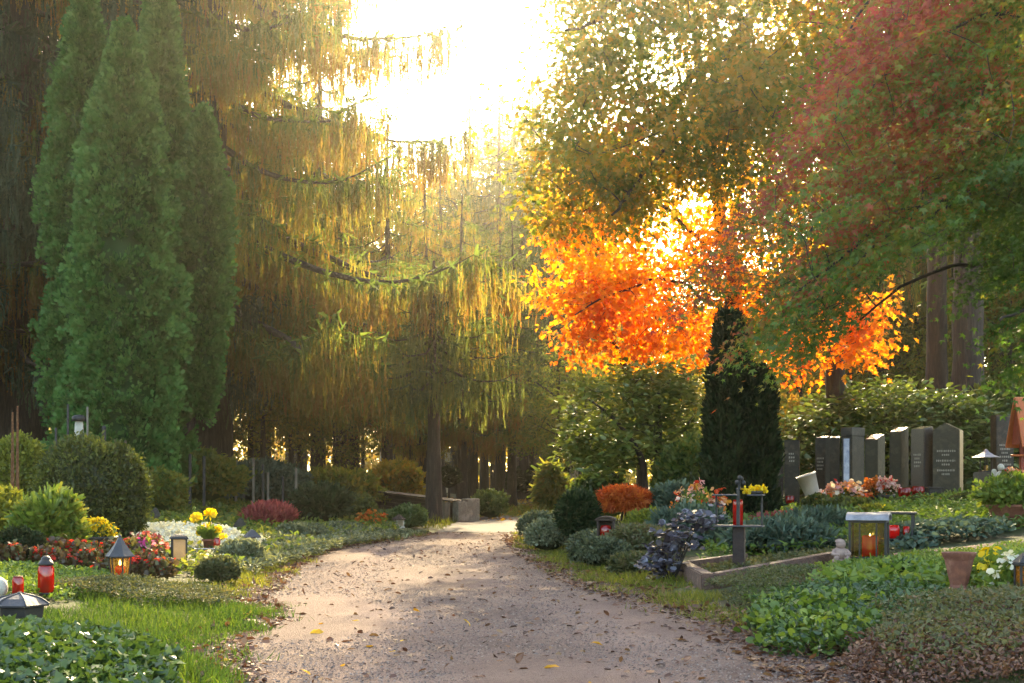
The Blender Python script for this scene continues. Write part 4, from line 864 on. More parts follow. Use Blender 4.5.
bush('dark_shrub', 'dim green shrub between the yew and the first headstones', 690, 24, 60, 440, OVAL, G['under'], 4200, .12, amp=.2, depth=.3, mixoff=-.2)
bush('golden_shrub', 'sunlit pale yellow shrub glowing between the yew and the laurel', 800, 32, 60, 405, OVAL, G['yellowgreen'], 4200, .13, amp=.25, depth=.4, mixoff=.3)
bush('shade_shrub', 'dark low shrub under the rhododendron', 600, 27, 60, 476, OVAL, G['rhodo'], 3600, .1, amp=.15, mixoff=-.25)
bush('shade_shrub', 'dark leafy clump at the foot of the yew', 700, 22, 56, 480, OVAL, G['box'], 3600, .1, amp=.25, depth=.4)
bush('bouquet_green', 'dark green clump under the colourful bouquets', 845, 20, 60, 500, OVAL, G['box'], 3500, .07, amp=.2, mixoff=-.1)
bush('bouquet_green', 'dark rounded shrub beside the tilted white bucket', 816, 20.5, 24, 498, OVAL, G['box'], 2600, .06, amp=.12, mixoff=-.2)
bush('urn_plant', 'leafy sprigs with small flowers beside the terracotta urn', 1002, 9.6, 80, 560, OVAL, G['herb'], 3800, .05, amp=.25, depth=.5, core=.5)

# silver plum leaved plant by the kerb
x, yy, z = ground(672, 12.6); m = M()
for k in range(110):
    f = k/109; c = np.array([(.42-.8*f)*.55+rng.normal()*.10, rng.normal()*.12, .50*(1-f)**1.0+.06+rng.normal()*.05]); a = rdir(7); a[:, 2] = np.abs(a[:, 2])*.5-.15
    leaves(m, c+a*.02, a, np.array([0, -.3, 1.])+rng.normal(size=(7, 3))*.4, rng.uniform(.035, .07, 7), ROUND, rng.uniform(0, 1, 7))
t = thing('coral_bells', 'silvery plum leaved plant tumbling down beside the brown kerb', 'plant', (x, yy, z)); part('leaves', m, G['silver'], t)
sm = M(); [tube(sm, spline([(0, 0, -.05), ((.42-.8*f)*.3, .02, .2*(1-f)+.05), ((.42-.8*f)*.55, 0, .48*(1-f)+.06)], 6), (.012, .005), 6) for f in np.linspace(0, 1, 9)]; part('stem', sm, TWIG, t)
# bergenia like rosettes
def rosette(label, px, y, n, s, mat, up=2.0, tm=OVAL*np.array([1, .8, 1]), name='rosette_plant'):
    x, yy, z = ground(px, y); a = rng.uniform(0, 2*PI, n); d = np.stack([np.cos(a), np.sin(a), np.full(n, up)*rng.uniform(.6, 1.4, n)], -1); m = M()
    leaves(m, np.zeros((n, 3)), d, np.stack([-np.cos(a), -np.sin(a), np.full(n, .8)], -1), s*rng.uniform(.7, 1.15, n), tm, rng.uniform(0, .8, n))
    solo(name, label, 'plant', m, mat, (x, yy, z))
rosette('upright dark green leaf fan in the herb bed, the one nearer the lantern', 893, 10.4, 22, .24, G['ivy'])
rosette('upright dark green leaf fan in the herb bed, the lower middle one', 876, 9.9, 16, .17, G['ivy'])
rosette('upright dark green leaf fan in the herb bed, the one nearest the gravel path', 858, 10.2, 18, .20, G['ivy'])

# ------------------------------------------------------------------ flowers
# begonias in a bedding row: one plant and its copies
def begonia():
    t = thing('begonia', 'red begonia with bronze leaves in the bedding row before the clipped boxwood', 'flower', (0, 0, 0), 0, 'red begonias in the bedding row')
    m = M(); shell(m, (0, 0, .08), (.12, .12, .12), 230, .05, ROUND, .15, 3, 1., .5, .6, .5, 0); part('leaves', m, G['bronze'], t)
    m = M(); C = rdir(7)*np.array([.11, .11, .06])+np.array([0, 0, .17]); C[:, 2] = np.maximum(C[:, 2], .12)
    clusters(m, C, 7, .022, .035, PETAL, flat=.8); part('blossom', m, G['red'], t); return t
bg0 = begonia(); first = True
for i in range(28):
    px = -6+i*6.2+rng.uniform(-2, 2); y = 12.2+.55*(i % 3)+rng.uniform(-.15, .15)
    if 30 < px < 46 and i % 3 == 0: px += 12
    loc = ground(px, y)
    if first: bg0.location = loc; first = False
    else: dup(bg0, loc, rng.uniform(0, 6), rng.uniform(.8, 1.25))
def posy(name, label, px, y, top, wpx, petal, n, size, green='herb', cat='flowers', k=8, tm=PETAL, dz=0., gn=600):
    x, yy, z = ground(px, y); z += dz; h = Z(top, y)-z; w = wpx*y/F/2
    t = thing(name, label, cat, (x, yy, z)); m = M(); shell(m, (0, 0, h*.4), (w*.9, w*.7, h*.45), gn, .06, OVAL, .2, 2, px, .5, .6, .6, 0); part('leaves', m, G[green], t)
    m = M(); D = rdir(n*3); D = D[(D[:, 2] > -.15)][:n]; C = D*np.array([w, w*.7, h*.5])+np.array([0, 0, h*.5])
    clusters(m, C, k, size*.55, size, tm, flat=.7, mixf=lambda p, b: np.repeat(rng.uniform(0, 1, len(p)//k), k)); part('blossom', m, G[petal], t); return t
posy('pink_flowers', 'mixed pink flowers behind the black square lantern', 146, 13.8, 534, 36, 'heather', 40, .05)
posy('pink_flowers', 'small bright magenta flower clump beside the pointed lantern', 148, 13.4, 538, 18, 'pink', 10, .05, gn=150)
posy('flower_bouquet', 'bouquet of red and orange blooms before the blue panelled headstone', 846, 21.5, 484, 44, 'bouquet', 36, .085, 'box')
posy('flower_bouquet', 'small mixed bouquet with pale blooms below the tilted bucket', 822, 20.5, 490, 22, 'bouquet', 14, .06, 'box')
posy('garden_roses', 'yellow and pink garden flowers before the yew', 700, 18.8, 482, 54, 'bouquet', 34, .06, 'herb')
posy('wild_flowers', 'small yellow flowers left of the heather', 196, 17.5, 504, 20, 'yellow', 4, .08, 'herb', gn=160)
posy('orange_flowers', 'orange flower clump in front of the dwarf conifer', 372, 24, 511, 26, 'mum', 26, .08, 'herb')
posy('autumn_grass', 'tuft of golden dry grass above the big candle lantern', 872, 18.5, 503, 30, 'yellow', 4, .03, 'drygrass')
posy('white_blooms', 'white pansies at the right edge beside the urn', 1010, 9.0, 556, 26, 'white', 9, .05, 'herb', gn=250)
posy('yellow_bloom', 'single yellow bloom rising beside the terracotta urn', 991, 9.4, 547, 12, 'yellow', 4, .06, 'herb', gn=60)
posy('red_flowers', 'small red flower clump by the brown planting bowl', 917, 17, 528, 12, 'red', 8, .05, 'herb', gn=150)
posy('red_flowers', 'red and yellow blooms against the red shrine post', 1012, 20.5, 470, 24, 'bouquet', 14, .07, 'herb', dz=.3)

# pots with flowers
def pot(t, r0, r1, h, mat, rim=.012):
    m = M(); lathe(m, [(0, 0), (r0, 0), (r1*.97, h*.82), (r1+rim, h*.84), (r1+rim, h), (r1*.9, h), (r1*.86, h*.86), (0, h*.86)], 20); part('pot', m, mat, t)
x, yy, z = ground(209, 15.4)
t = thing('flower_pot', 'terracotta pot of yellow lilies standing among the white flowers', 'potted plant', (x, yy, z+.08)); pot(t, .05, .065, .14, TERRA)
m = M(); sm = M()
for k, (a, h, s) in enumerate([(-.13, .36, .13), (.02, .40, .14), (-.03, .26, .10), (.16, .16, .09), (.10, .24, .10), (-.10, .2, .08)]):
    tube(sm, spline([(0, 0, .1), (a*.5, .02*k, h*.6), (a, -.02, h)], 6), (.006, .004), 5); n = 9
    ang = np.arange(n)/n*2*PI; leaves(m, np.repeat([[a, -.02, h]], n, 0), np.stack([np.cos(ang), np.sin(ang)*.6-.3, np.sin(ang)*.8+.3], -1), rdir(n), s*.6, PETAL, rng.uniform(0, 1, n))
leaves(sm, np.repeat([[0, 0, .13]], 30, 0), rdir(30)*np.array([1, 1, .3])+np.array([0, 0, .9]), rdir(30), .2, OVAL, .5)
part('blossom', m, G['yellow'], t); part('stem', sm, G['herb'], t)
# yellow mums in a stone trough
x, yy, z = ground(91, 14.6)
t = thing('stone_trough', 'dark stone trough below the clipped boxwood', 'planter', (x, yy, z)); m = M(); bx(m, (0, 0, .07), (.42, .3, .14), bev=.012); bx(m, (0, 0, .155), (.47, .34, .035), bev=.01); part('basin', m, GRANITE2, t)
m = M(); bx(m, (0, 0, .174), (.36, .24, .01), bev=0); part('soil', m, SOIL, t)
m = M(); C = rdir(90); C[:, 2] = np.abs(C[:, 2]); C = C*np.array([.17, .12, .14])+np.array([.05, 0, .19]); clusters(m, C, 8, .03, .045, PETAL)
m2 = M(); shell(m2, (.05, 0, .18), (.17, .12, .13), 500, .05, OVAL, .1, 2, 0, .4)
tm_ = thing('chrysanthemum', 'yellow chrysanthemum cushion growing out of the stone trough', 'flowers', (x, yy, z+.01)); part('blossom', m, G['yellow'], tm_); part('leaves', m2, G['herb'], tm_)
m = M(); blob(m, (0, 0, .05), (.045, .035, .05), 14, .05, mi=0); blob(m, (-.015, 0, .115), (.026, .024, .028), 12, .03); tube(m, [(-.035, 0, .115), (-.06, 0, .11)], (.008, .002), 6); tube(m, spline([(.03, 0, .05), (.07, 0, .05), (.09, 0, .04)], 5), (.02, .006), 6); lathe(m, [(.03, -.005), (.03, .008), (0, .008)], 12)
solo('bird_figure', 'small pale stone dove on the rim of the stone trough', 'figurine', m, WHITESTONE, (x-.14, yy-.1, z+.177))
# lamp pillar flower pot etc. further down

# ------------------------------------------------------------------ candles and lanterns
def candle(label, px, y, r, h, lid=True, dz=0., group=None, loc=None):
    t = thing('grave_candle', label, 'candle', loc or (lambda g: (g[0], g[1], g[2]+dz))(ground(px, y)), 0, group)
    m = M(); lathe(m, [(0, 0), (r*.82, 0), (r, h*.08), (r, h*.86), (r*.86, h*.95), (r*.8, h), (r*.74, h), (r*.74, h*.1), (0, h*.1)], 20); part('cup', m, REDGLASS, t)
    m = M(); lathe(m, [(0, h*.11), (r*.68, h*.11), (r*.68, h*.5), (0, h*.5)], 14); part('wax', m, WAX, t)
    if lid:
        m = M(); lathe(m, [(0, h*.995), (r*.98, h*.995), (r*.98, h*1.05), (r*.7, h*1.17), (r*.62, h*1.17), (r*.62, h*1.24), (r*.3, h*1.32), (0, h*1.32)], 18); part('lid', m, BLACK, t)
        m = M(); lathe(m, [(0, -.012), (r*.95, -.012), (r*.9, .012), (0, .012)], 16); part('foot', m, BLACK, t)
    else:
        m = M(); lathe(m, [(0, h*.99), (r*.86, h*.99), (r*.86, h*1.03), (0, h*1.05)], 16); part('lid', m, RUST, t)
    return t
candle('red grave candle with a dark domed lid near the left edge', 46, 9.5, .052, .19, dz=.04)
candle('smaller red grave candle without a dark lid at the left edge', 18, 9.3, .036, .13, False, dz=.03)
candle('red and yellow candle beside the terracotta pot of lilies', 217, 15.2, .035, .17, False, dz=.08)
candle('red grave candle on the block at the foot of the tall grey stele', 790, 23.6, .07, .16, False, dz=.10)
candle('red grave candle before the polished black headstone, nearer the bouquets', 905, 22.3, .10, .17, False, dz=.10)
candle('darker red grave candle before the polished black headstone, nearer the olive stone', 918, 22.5, .10, .17, False, dz=.10)

def flame(t, z, s=.05, x=0, y=0):
    m = M(); lathe(m, [(0, z), (s*.22, z+s*.3), (s*.15, z+s*.7), (0, z+s)], 8, (x, y, 0)); part('flame', m, FLAME, t)

# pointed six sided lantern
x, yy, z = ground(120, 10.8)
t = thing('grave_lantern', 'black six sided lantern with a pointed roof and a red candle before the begonias', 'lantern', (x, yy, z+.05), 0, None, .92)
m = M(); lathe(m, [(0, 0), (.085, 0), (.085, .02), (.062, .035), (.062, .05), (.075, .055), (.075, .07), (0, .07)], 6, smooth=False); part('base', m, BLACK, t)
m = M(); R0, R1 = .070, .092
for k in range(6):
    a = k*PI/3; tube(m, [(R0*math.cos(a), R0*math.sin(a), .06), (R1*math.cos(a), R1*math.sin(a), .24)], .006, 6)
lathe(m, [(R1+.008, .232), (R1+.008, .246), (R1-.01, .246), (R1-.01, .232), (R1+.008, .232)], 6, smooth=False); part('frame', m, BLACK, t)
m = M(); lathe(m, [(R0-.004, .068), (R1-.006, .236)], 6, smooth=False); part('glass', m, YELGLASS, t)
m = M(); lathe(m, [(.118, .238), (.122, .246), (.085, .29), (.045, .345), (.022, .385), (.012, .40), (.014, .415), (0, .425)], 6, smooth=False); lathe(m, [(.118, .238), (.0, .25)], 6, smooth=False); part('roof', m, DARKROOF, t)
m = M(); lathe(m, [(0, .07), (.038, .07), (.038, .155), (.03, .165), (0, .165)], 16); c_ = part('candle', m, WAX, t); flame(t, .165, .05)
# square black lantern with a flat round cap
x, yy, z = ground(179, 13.6)
t = thing('grave_lantern', 'black square lantern with rounded cap and bright frosted glass in the sun', 'lantern', (x, yy, z+.06), .3)
m = M(); bx(m, (0, 0, .012), (.15, .15, .024))
for a in (-1, 1):
    for b in (-1, 1): bx(m, (a*.065, b*.065, .12), (.016, .016, .2), bev=.003)
part('frame', m, BLACK, t); m = M()
for a in (-1, 1): bx(m, (a*.061, 0, .12), (.004, .114, .19), bev=0); bx(m, (0, a*.061, .12), (.114, .004, .19), bev=0)
part('glass', m, WHITEGLASS, t); m = M(); lathe(m, [(0, .22), (.112, .22), (.116, .23), (.10, .25), (.05, .268), (0, .272)], 4, rot0=PI/4, smooth=False); part('roof', m, BLACK, t)
# low white lamp with arched black top
x, yy, z = ground(156, 14.3)
t = thing('grave_lantern', 'little lantern with an arched dark hood behind the magenta flowers', 'lantern', (x, yy, z+.03))
m = M(); tube(m, spline([(-.055, 0, 0), (-.055, 0, .09), (0, 0, .13), (.055, 0, .09), (.055, 0, 0)], 16), .012, 8); part('frame', m, BLACK, t); m = M(); bx(m, (0, 0, .05), (.09, .07, .1)); part('glass', m, WHITEGLASS, t)
# little house lantern
def house(label, px, y, w, h, dz=.03, roof=DARKROOF, rz=.4):
    x, yy, z = ground(px, y); t = thing('house_lantern', label, 'lantern', (x, yy, z+dz), rz)
    m = M(); bx(m, (0, 0, .015), (w*1.15, w*1.15, .03))
    for a in (-1, 1):
        for b in (-1, 1): bx(m, (a*w*.44, b*w*.44, h*.31), (w*.14, w*.14, h*.58), bev=.003)
    part('frame', m, WHITESTONE, t); m = M()
    for a in (-1, 1): bx(m, (a*w*.42, 0, h*.31), (.004, w*.74, h*.54), bev=0); bx(m, (0, a*w*.42, h*.31), (w*.74, .004, h*.54), bev=0)
    part('glass', m, WHITEGLASS, t); m = M(); lathe(m, [(0, h*.6), (w*1.0, h*.6), (w*1.02, h*.64), (w*.3, h*.92), (.02, h*.97), (0, h)], 4, rot0=PI/4, smooth=False); part('roof', m, roof, t)
house('small pale house shaped lantern with grey roof near the left path edge', 252, 17.2, .13, .26)
house('little house lantern half hidden by orange flowers at the far left beds', 399, 24.5, .14, .24, roof=BARKRED)
house('pale house lantern standing behind the egg shaped yew', 556, 18.8, .14, .26, rz=.1)
house('pale house lantern directly beside the wooden candle box', 599, 17.6, .15, .25, rz=-.2)
# glass tray of candles
x, yy, z = ground(205, 14.6)
t = thing('candle_tray', 'low glass tray holding a red candle before the terracotta pot', 'candle holder', (x, yy, z+.06))
m = M(); bx(m, (0, 0, .008), (.22, .12, .016))
for a in (-1, 1):
    for b in (-1, 1): tube(m, [(a*.1, b*.05, 0), (a*.1, b*.05, .10)], .005, 6)
tube(m, [(-.1, -.05, .1), (.1, -.05, .1), (.1, .05, .1), (-.1, .05, .1), (-.1, -.05, .1)], .005, 6); part('frame', m, GREYROOF, t); m = M(); lathe(m, [(0, .017), (.03, .017), (.033, .08), (0, .08)], 14, (-.0, 0, 0)); part('candle', m, REDGLASS, t)
# wide dark lantern lid at the lower left
x, yy, z = ground(20, 7.95)
t = thing('grave_lantern', 'wide dark lantern with a shallow ribbed roof in the ivy at lower left', 'lantern', (x, yy, z+.02))
m = M(); lathe(m, [(.105, 0), (.12, .02), (.135, .12), (.125, .125)], 6, smooth=False); lathe(m, [(0, 0), (.105, 0)], 6); part('body', m, BLACK, t)
m = M(); lathe(m, [(.0, .124), (.16, .124), (.165, .134), (.11, .168), (.05, .185), (.02, .19), (.012, .2), (0, .202)], 6, smooth=False)
for k in range(6):
    a = k*PI/3; tube(m, spline([(.163*math.cos(a), .163*math.sin(a), .136), (.11*math.cos(a), .11*math.sin(a), .170), (.02*math.cos(a), .02*math.sin(a), .192)], 6), .005, 6)
part('roof', m, DARKROOF, t)
m = M(); blob(m, (0, 0, .075), (.07, .07, .075), 18, .02, 3); lathe(m, [(0, 0), (.05, 0), (.045, .015), (0, .015)], 14)
solo('stone_ball', 'pale grey stone ball at the left edge behind the dark lantern', 'ornament', m, WHITESTONE, ground(-3, 9.3))

# large candle lantern with barrel roof
x, yy, z = ground(869, 12.35)
t = thing('candle_lantern', 'large lantern with curved grey metal roof and a big red candle on the gravel strip', 'lantern', (x, yy, z+.03), -.35)
w, d, h = .30, .24, .36; m = M()
for a in (-1, 1):
    for b in (-1, 1): bx(m, (a*w/2, b*d/2, h/2), (.02, .02, h), bev=.003)
    bx(m, (0, a*d/2, .035), (w-.02, .014, .02), bev=.003); bx(m, (a*w/2, 0, .035), (.014, d-.02, .02), bev=.003); bx(m, (0, a*d/2, h-.012), (w-.02, .014, .02), bev=.003); bx(m, (a*w/2, 0, h-.012), (.014, d-.02, .02), bev=.003)
bx(m, (-w*.22, -d/2-.001, h/2+.01), (.014, .012, h-.07), bev=.002); bx(m, (w*.25, -d/2-.001, h/2+.01), (.014, .012, h-.07), bev=.002)
bx(m, (0, 0, .032), (w-.03, d-.03, .012), bev=.002); part('frame', m, BLACK, t)
m = M()
for a in (-1, 1): bx(m, (0, a*(d/2-.012), h/2+.01), (w-.03, .003, h-.07), bev=0); bx(m, (a*(w/2-.012), 0, h/2+.01), (.003, d-.05, h-.07), bev=0)
part('glass', m, OLIVEGLASS, t)
m = M(); A = np.linspace(0, PI, 13); ro = d/2+.035; V = []; L_ = w/2+.03
for k, s_ in ((1, 0), (-1, 0)):
    pass
outer = [(-math.cos(a)*ro, h+.002+math.sin(a)*.065) for a in A]; inner = [(-math.cos(a)*(ro-.012), h-.004+math.sin(a)*.055) for a in A]
ring = outer+inner[::-1]; n = len(ring); V = [(-L_, p, q) for p, q in ring]+[(L_, p, q) for p, q in ring]
m.polys(V, [[i, (i+1) % n, n+(i+1) % n, n+i] for i in range(n)], smooth=False)
for o_ in (0, n): m.polys(V, [[o_+i, o_+i+1, o_+n-2-i, o_+n-1-i] for i in range(len(A)-1)])
for a in (-1, 1): m.polys([(a*(L_-.02), p, q) for p, q in inner], [list(range(len(A)))])
part('roof', m, GREYROOF, t)
m = M(); lathe(m, [(0, .04), (.066, .04), (.068, .05), (.068, .215), (.06, .225), (.045, .215), (0, .21)], 20, (.01, -.01, 0)); part('candle', m, WAX, t); flame(t, .212, .035, .01, -.01)
# open candle box behind it
x, yy, z = ground(897, 13.9)
t = thing('candle_lantern', 'low open lantern with two red candles behind the large barrel roofed lantern', 'lantern', (x, yy, z+.06), -.35)
m = M(); bx(m, (0, 0, .27), (.36, .22, .025)); bx(m, (0, 0, .012), (.32, .2, .02))
for a in (-1, 1):
    for b in (-1, 1): bx(m, (a*.15, b*.085, .14), (.022, .022, .235), bev=.003)
part('frame', m, BLACK, t); m = M(); lathe(m, [(0, .023), (.05, .023), (.058, .1), (.05, .15), (0, .15)], 16, (-.03, -.02, 0)); part('candle', m, WAX, t); m = M(); lathe(m, [(0, .023), (.03, .023), (.03, .14), (0, .14)], 12, (.09, -.02, 0)); part('candle', m, REDGLASS, t)
# wooden box lantern with red candle
x, yy, z = ground(606, 15.6)
t = thing('box_lantern', 'wooden box lantern with rounded metal top and a red candle at the right path edge', 'lantern', (x, yy, z+.2), -.15)
m = M()
for a in (-1, 1): bx(m, (a*.085, 0, .125), (.022, .14, .25))
bx(m, (0, .06, .125), (.146, .014, .25)); bx(m, (0, 0, .008), (.146, .10, .016)); part('body', m, WOODDARK, t)
m = M(); A = np.linspace(0, PI, 11); ring = [(-math.cos(a)*.115, .25+math.sin(a)*.045) for a in A]+[(-math.cos(a)*.10, .245+math.sin(a)*.034) for a in A[::-1]]; n = len(ring)
V = [(p, -.085, q) for p, q in ring]+[(p, .085, q) for p, q in ring]; m.polys(V, [[i, (i+1) % n, n+(i+1) % n, n+i] for i in range(n)]); [m.polys(V, [[o_+i, o_+i+1, o_+n-2-i, o_+n-1-i] for i in range(10)]) for o_ in (0, n)]
m.polys([(p, -.07, q) for p, q in ring[11:]], [list(range(11))]); part('roof', m, WOODDARK, t)
m = M(); lathe(m, [(0, .017), (.06, .017), (.064, .15), (.05, .19), (0, .2)], 16, (0, -.03, 0)); part('candle', m, REDGLASS, t)
m = M(); bx(m, (0, 0, -.11), (.24, .18, .215)); part('plinth', m, CURBSTONE, t)

# ------------------------------------------------------------------ lamp pillar and kerb
x, yy, z = ground(739, 12.6)
t = thing('lamp_pillar', 'dark square iron pillar carrying two shelf frames and a red candle', 'grave lamp', (x, yy, z), -.28)
zb = lambda py: Z(py, 12.6)-z
m = M(); hb = zb(525); bx(m, (0, 0, hb/2-.03), (.105, .105, hb+.06), bev=.006); part('post', m, RUST if False else solid('dark rusted iron', (.035, .018, .014), (.016, .011, .010), 10, .6, .4, .3, 30), t)
m = M(); h1, h2 = zb(526), zb(495); bx(m, (0, 0, h1), (.43, .22, .016)); part('lower_shelf', m, DARKROOF, t); m = M(); bx(m, (-.115, 0, h2), (.22, .2, .014)); bx(m, (.15, 0, h2), (.14, .2, .014)); part('upper_shelf', m, DARKROOF, t)
m = M()
for a in (-.2, .2):
    bx(m, (a, 0, (h1+h2)/2), (.018, .018, h2-h1-.016), bev=.003)
bx(m, (.0, -.06, (h1+h2)/2+.03), (.03, .03, h2-h1+.06), bev=.003); part('frame', m, BLACK, t)
x2, y2, zz2 = x-.01, yy, z+h1+.008
t2 = thing('grave_candle', 'tall red candle standing inside the shelf frame of the iron pillar', 'candle', (x2, y2, zz2)); m = M(); lathe(m, [(0, 0), (.045, 0), (.045, h2-h1-.07), (.04, h2-h1-.05), (0, h2-h1-.05)], 18); part('cup', m, REDGLASS, t2); m = M(); lathe(m, [(0, h2-h1-.048), (.03, h2-h1-.048), (0, h2-h1-.03)], 12); part('lid', m, BLACK, t2)
m = M()
for a, b, hh in ((-.02, 0, .06), (.02, .01, .09), (.0, -.02, .10), (.035, -.01, .055)): blob(m, (a, b, hh), (.02, .02, .024), 10, .05)
tube(m, [(0, 0, 0), (0, 0, .09)], .012, 8); lathe(m, [(0, 0), (.035, 0), (.03, .012), (0, .012)], 12); solo('iron_rose', 'small dark iron flower ornament on top of the pillar frame', 'ornament', m, BLACK, (x, yy-.02, z+h2+.007+.045))
t3 = thing('flower_bowl', 'little dish of yellow flowers on the pillar frame', 'flowers', (x+.145, yy-.04, z+h2+.007)); m = M(); lathe(m, [(0, 0), (.05, 0), (.065, .03), (.06, .03), (.05, .012), (0, .012)], 16); part('dish', m, BLACK, t3)
m = M(); C = rdir(30); C[:, 2] = np.abs(C[:, 2]); clusters(m, C*np.array([.085, .05, .03])+np.array([0, 0, .03]), 8, .02, .03, PETAL); part('blossom', m, G['yellow'], t3)
# kerb frame of the grave
x0, y0 = X(682, 12.1), 12.1; m = M()
def kerb(a, b, hgt, wd):
    a = np.array(a); b = np.array(b); L_ = np.linalg.norm(b-a); ang = math.atan2(b[1]-a[1], b[0]-a[0]); c = (a+b)/2; bx(m, (c[0], c[1], float(max(T(a[0], a[1]), T(b[0], b[1])))+hgt/2-.10), (L_, wd, hgt), ang, .012)
k0, k1, k2, k3 = (X(683, 12.9), 12.9), (X(708, 11.5), 11.5), (X(1000, 13.1), 13.1), (X(745, 13.3), 13.3)
ks = thing('grave_kerb', 'reddish brown stone kerb framing the grave under the iron pillar', 'kerb', (k1[0], k1[1], 0))
for a, b in ((k0, k1), (k1, (X(850, 12.6), 12.6)), (k0, k3)):
    m = M(); kerb((a[0]-k1[0], a[1]-k1[1]), (b[0]-k1[0], b[1]-k1[1]), .01, .01) if False else None
    m = M(); a = np.array(a); b = np.array(b); L_ = np.linalg.norm(b-a); u_ = (b-a)/L_; c = (a+b)/2-np.array(k1); za, zb_ = float(T(*a)), float(T(*b)); hgt = .17
    w2 = .055; pn = np.array([-u_[1], u_[0]])*w2; e = u_*(w2 if a is not None and tuple(a) == k0 and tuple(b) == k3 else -.0)
    A_, B_ = a-np.array(k1)+u_*.058, b-np.array(k1)-u_*.002; V = []
    for q, zz_ in ((A_, za), (B_, zb_)):
        for sgn in (-1, 1):
            for zz3 in (-.12, .135): V.append((q[0]+sgn*pn[0], q[1]+sgn*pn[1], zz_+zz3))
    bm = bmesh.new(); vs = [bm.verts.new(v) for v in V]
    for f in ((0, 1, 3, 2), (4, 6, 7, 5), (0, 4, 5, 1), (2, 3, 7, 6), (1, 5, 7, 3), (0, 2, 6, 4)): bm.faces.new([vs[i] for i in f])
    bmesh.ops.bevel(bm, geom=list(bm.edges), offset=.010, segments=2, affect='EDGES'); bm.verts.index_update()
    m.polys([tuple(v.co) for v in bm.verts], [[v.index for v in f.verts] for f in bm.faces]); bm.free(); part('kerb_stone', m, CURBSTONE, ks)

# ------------------------------------------------------------------ headstones
def glyphs(m, wd, rows, z_top, y, ch=.035, seed=0):
    """rows of worn carved marks, too worn to read"""
    r = np.random.default_rng(seed); z = z_top
    for frac in rows:
        if frac == 0: z -= ch*.9; continue
        L_ = wd*frac; x = -L_/2
        while x < L_/2-.01:
            w = r.uniform(.012, .03)
            bx(m, (x+w/2, y, z), (w*.8, .004, ch*r.uniform(.75, 1)), bev=0)
            if r.random() < .7: bx(m, (x+w/2, y-.0015, z+r.uniform(-.2, .2)*ch), (w*1.1, .004, ch*.18), bev=0)
            x += w+.009
        z -= ch*1.75
def stone(label, px, y, wd, dp, top, mat, rz=-.55, kind='slant', rows=None, side=None, base=.08, name='headstone', lt=None, rowz=.42, sl=.06):
    x, yy, z = ground(px, y); h = Z(top, y)-z; t = thing(name, label, 'gravestone', (x, yy, z), rz)
    bm = bmesh.new(); hw, hd = wd/2, dp/2
    if kind == 'slant':  tops = [(-hw, -hd, h-sl), (hw, -hd, h-sl), (hw, hd, h), (-hw, hd, h)]
    elif kind == 'side': tops = [(-hw, -hd, h-sl), (hw, -hd, h), (hw, hd, h), (-hw, hd, h-sl)]
    elif kind == 'peak': tops = [(-hw, -hd, h-.12), (hw, -hd, h-.12), (hw, hd, h-.12), (-hw, hd, h-.12)]
    else: tops = [(-hw, -hd, h), (hw, -hd, h), (hw, hd, h), (-hw, hd, h)]
    lo = [bm.verts.new((a, b, base-.02)) for a, b in ((-hw, -hd), (hw, -hd), (hw, hd), (-hw, hd))]; up = [bm.verts.new(v) for v in tops]
    bm.faces.new(lo[::-1]); fs = [bm.faces.new((lo[i], lo[(i+1) % 4], up[(i+1) % 4], up[i])) for i in range(4)]
    if kind == 'peak':
        a, b = bm.verts.new((-hw*.1, -hd, h)), bm.verts.new((-hw*.1, hd, h)); bm.faces.remove(fs[0]); bm.faces.remove(fs[2])
        bm.faces.new((lo[0], lo[1], up[1], a, up[0])); bm.faces.new((lo[2], lo[3], up[3], b, up[2])); bm.faces.new((up[0], a, b, up[3])); bm.faces.new((a, up[1], up[2], b))
    else: bm.faces.new(up)
    bmesh.ops.bevel(bm, geom=list(bm.edges), offset=.010, segments=2, affect='EDGES'); bm.verts.index_update()
    m = M(); m.polys([tuple(v.co) for v in bm.verts], [[v.index for v in f.verts] for f in bm.faces]); bm.free(); part('slab', m, mat, t)
    m = M(); bx(m, (0, 0, base/2-.05), (wd*1.35, dp*1.5, base+.09), bev=.012); part('plinth', m, GRANITE2, t)
    if rows:
        m = M(); glyphs(m, wd*.8, rows, h*(1-rowz), -hd-.001, seed=int(px)); part('lettering', m, LETTER, t)
    return t, h
stone('rough grey headstone with a pale broken top, first in the row next to the yew', 774, 24.6, .27, .22, 449, ROUGHSTONE, kind='side', sl=.08)
stone('slim tall grey stele with small carved marks, second in the row', 792, 24.2, .25, .2, 440, GRANITE2, -.25, 'flat', [.5, .5, .4], rowz=.2)
stone('slim brown grey stele with carved lines, beside the tilted bucket', 823, 24.8, .20, .2, 436, GRANITE2, -.75, 'slant', [.8, .6, .8, .7], rowz=.32, sl=.03)
stone('narrow grey stele squeezed between two brown stones', 835, 24.5, .16, .15, 436, GRANITE2, -.3, 'slant', sl=.03)
t, h = stone('broad brown granite headstone carrying a tall blue and white panel', 853, 24, .20, .42, 428, GRANITE2, -.75, 'flat')
m = M(); bx(m, (0, -.216, h*.5), (.105, .012, h*.72), bev=.003); part('picture_panel', m, PICTURE, t)
m = M(); bx(m, (0, -.004, h-.07), (.215, .44, .15), bev=.01); part('capstone', m, GRANITE2, t)
stone('olive grey headstone with a bright slanted top behind the orange chrysanthemum', 875, 23.6, .24, .24, 434, GREYSTONE, -.8, 'slant', sl=.09)
stone('polished headstone with a shining slanted top and one pitch black side', 899, 23.2, .22, .23, 427, GREYSTONE, -.85, 'slant', sl=.08)
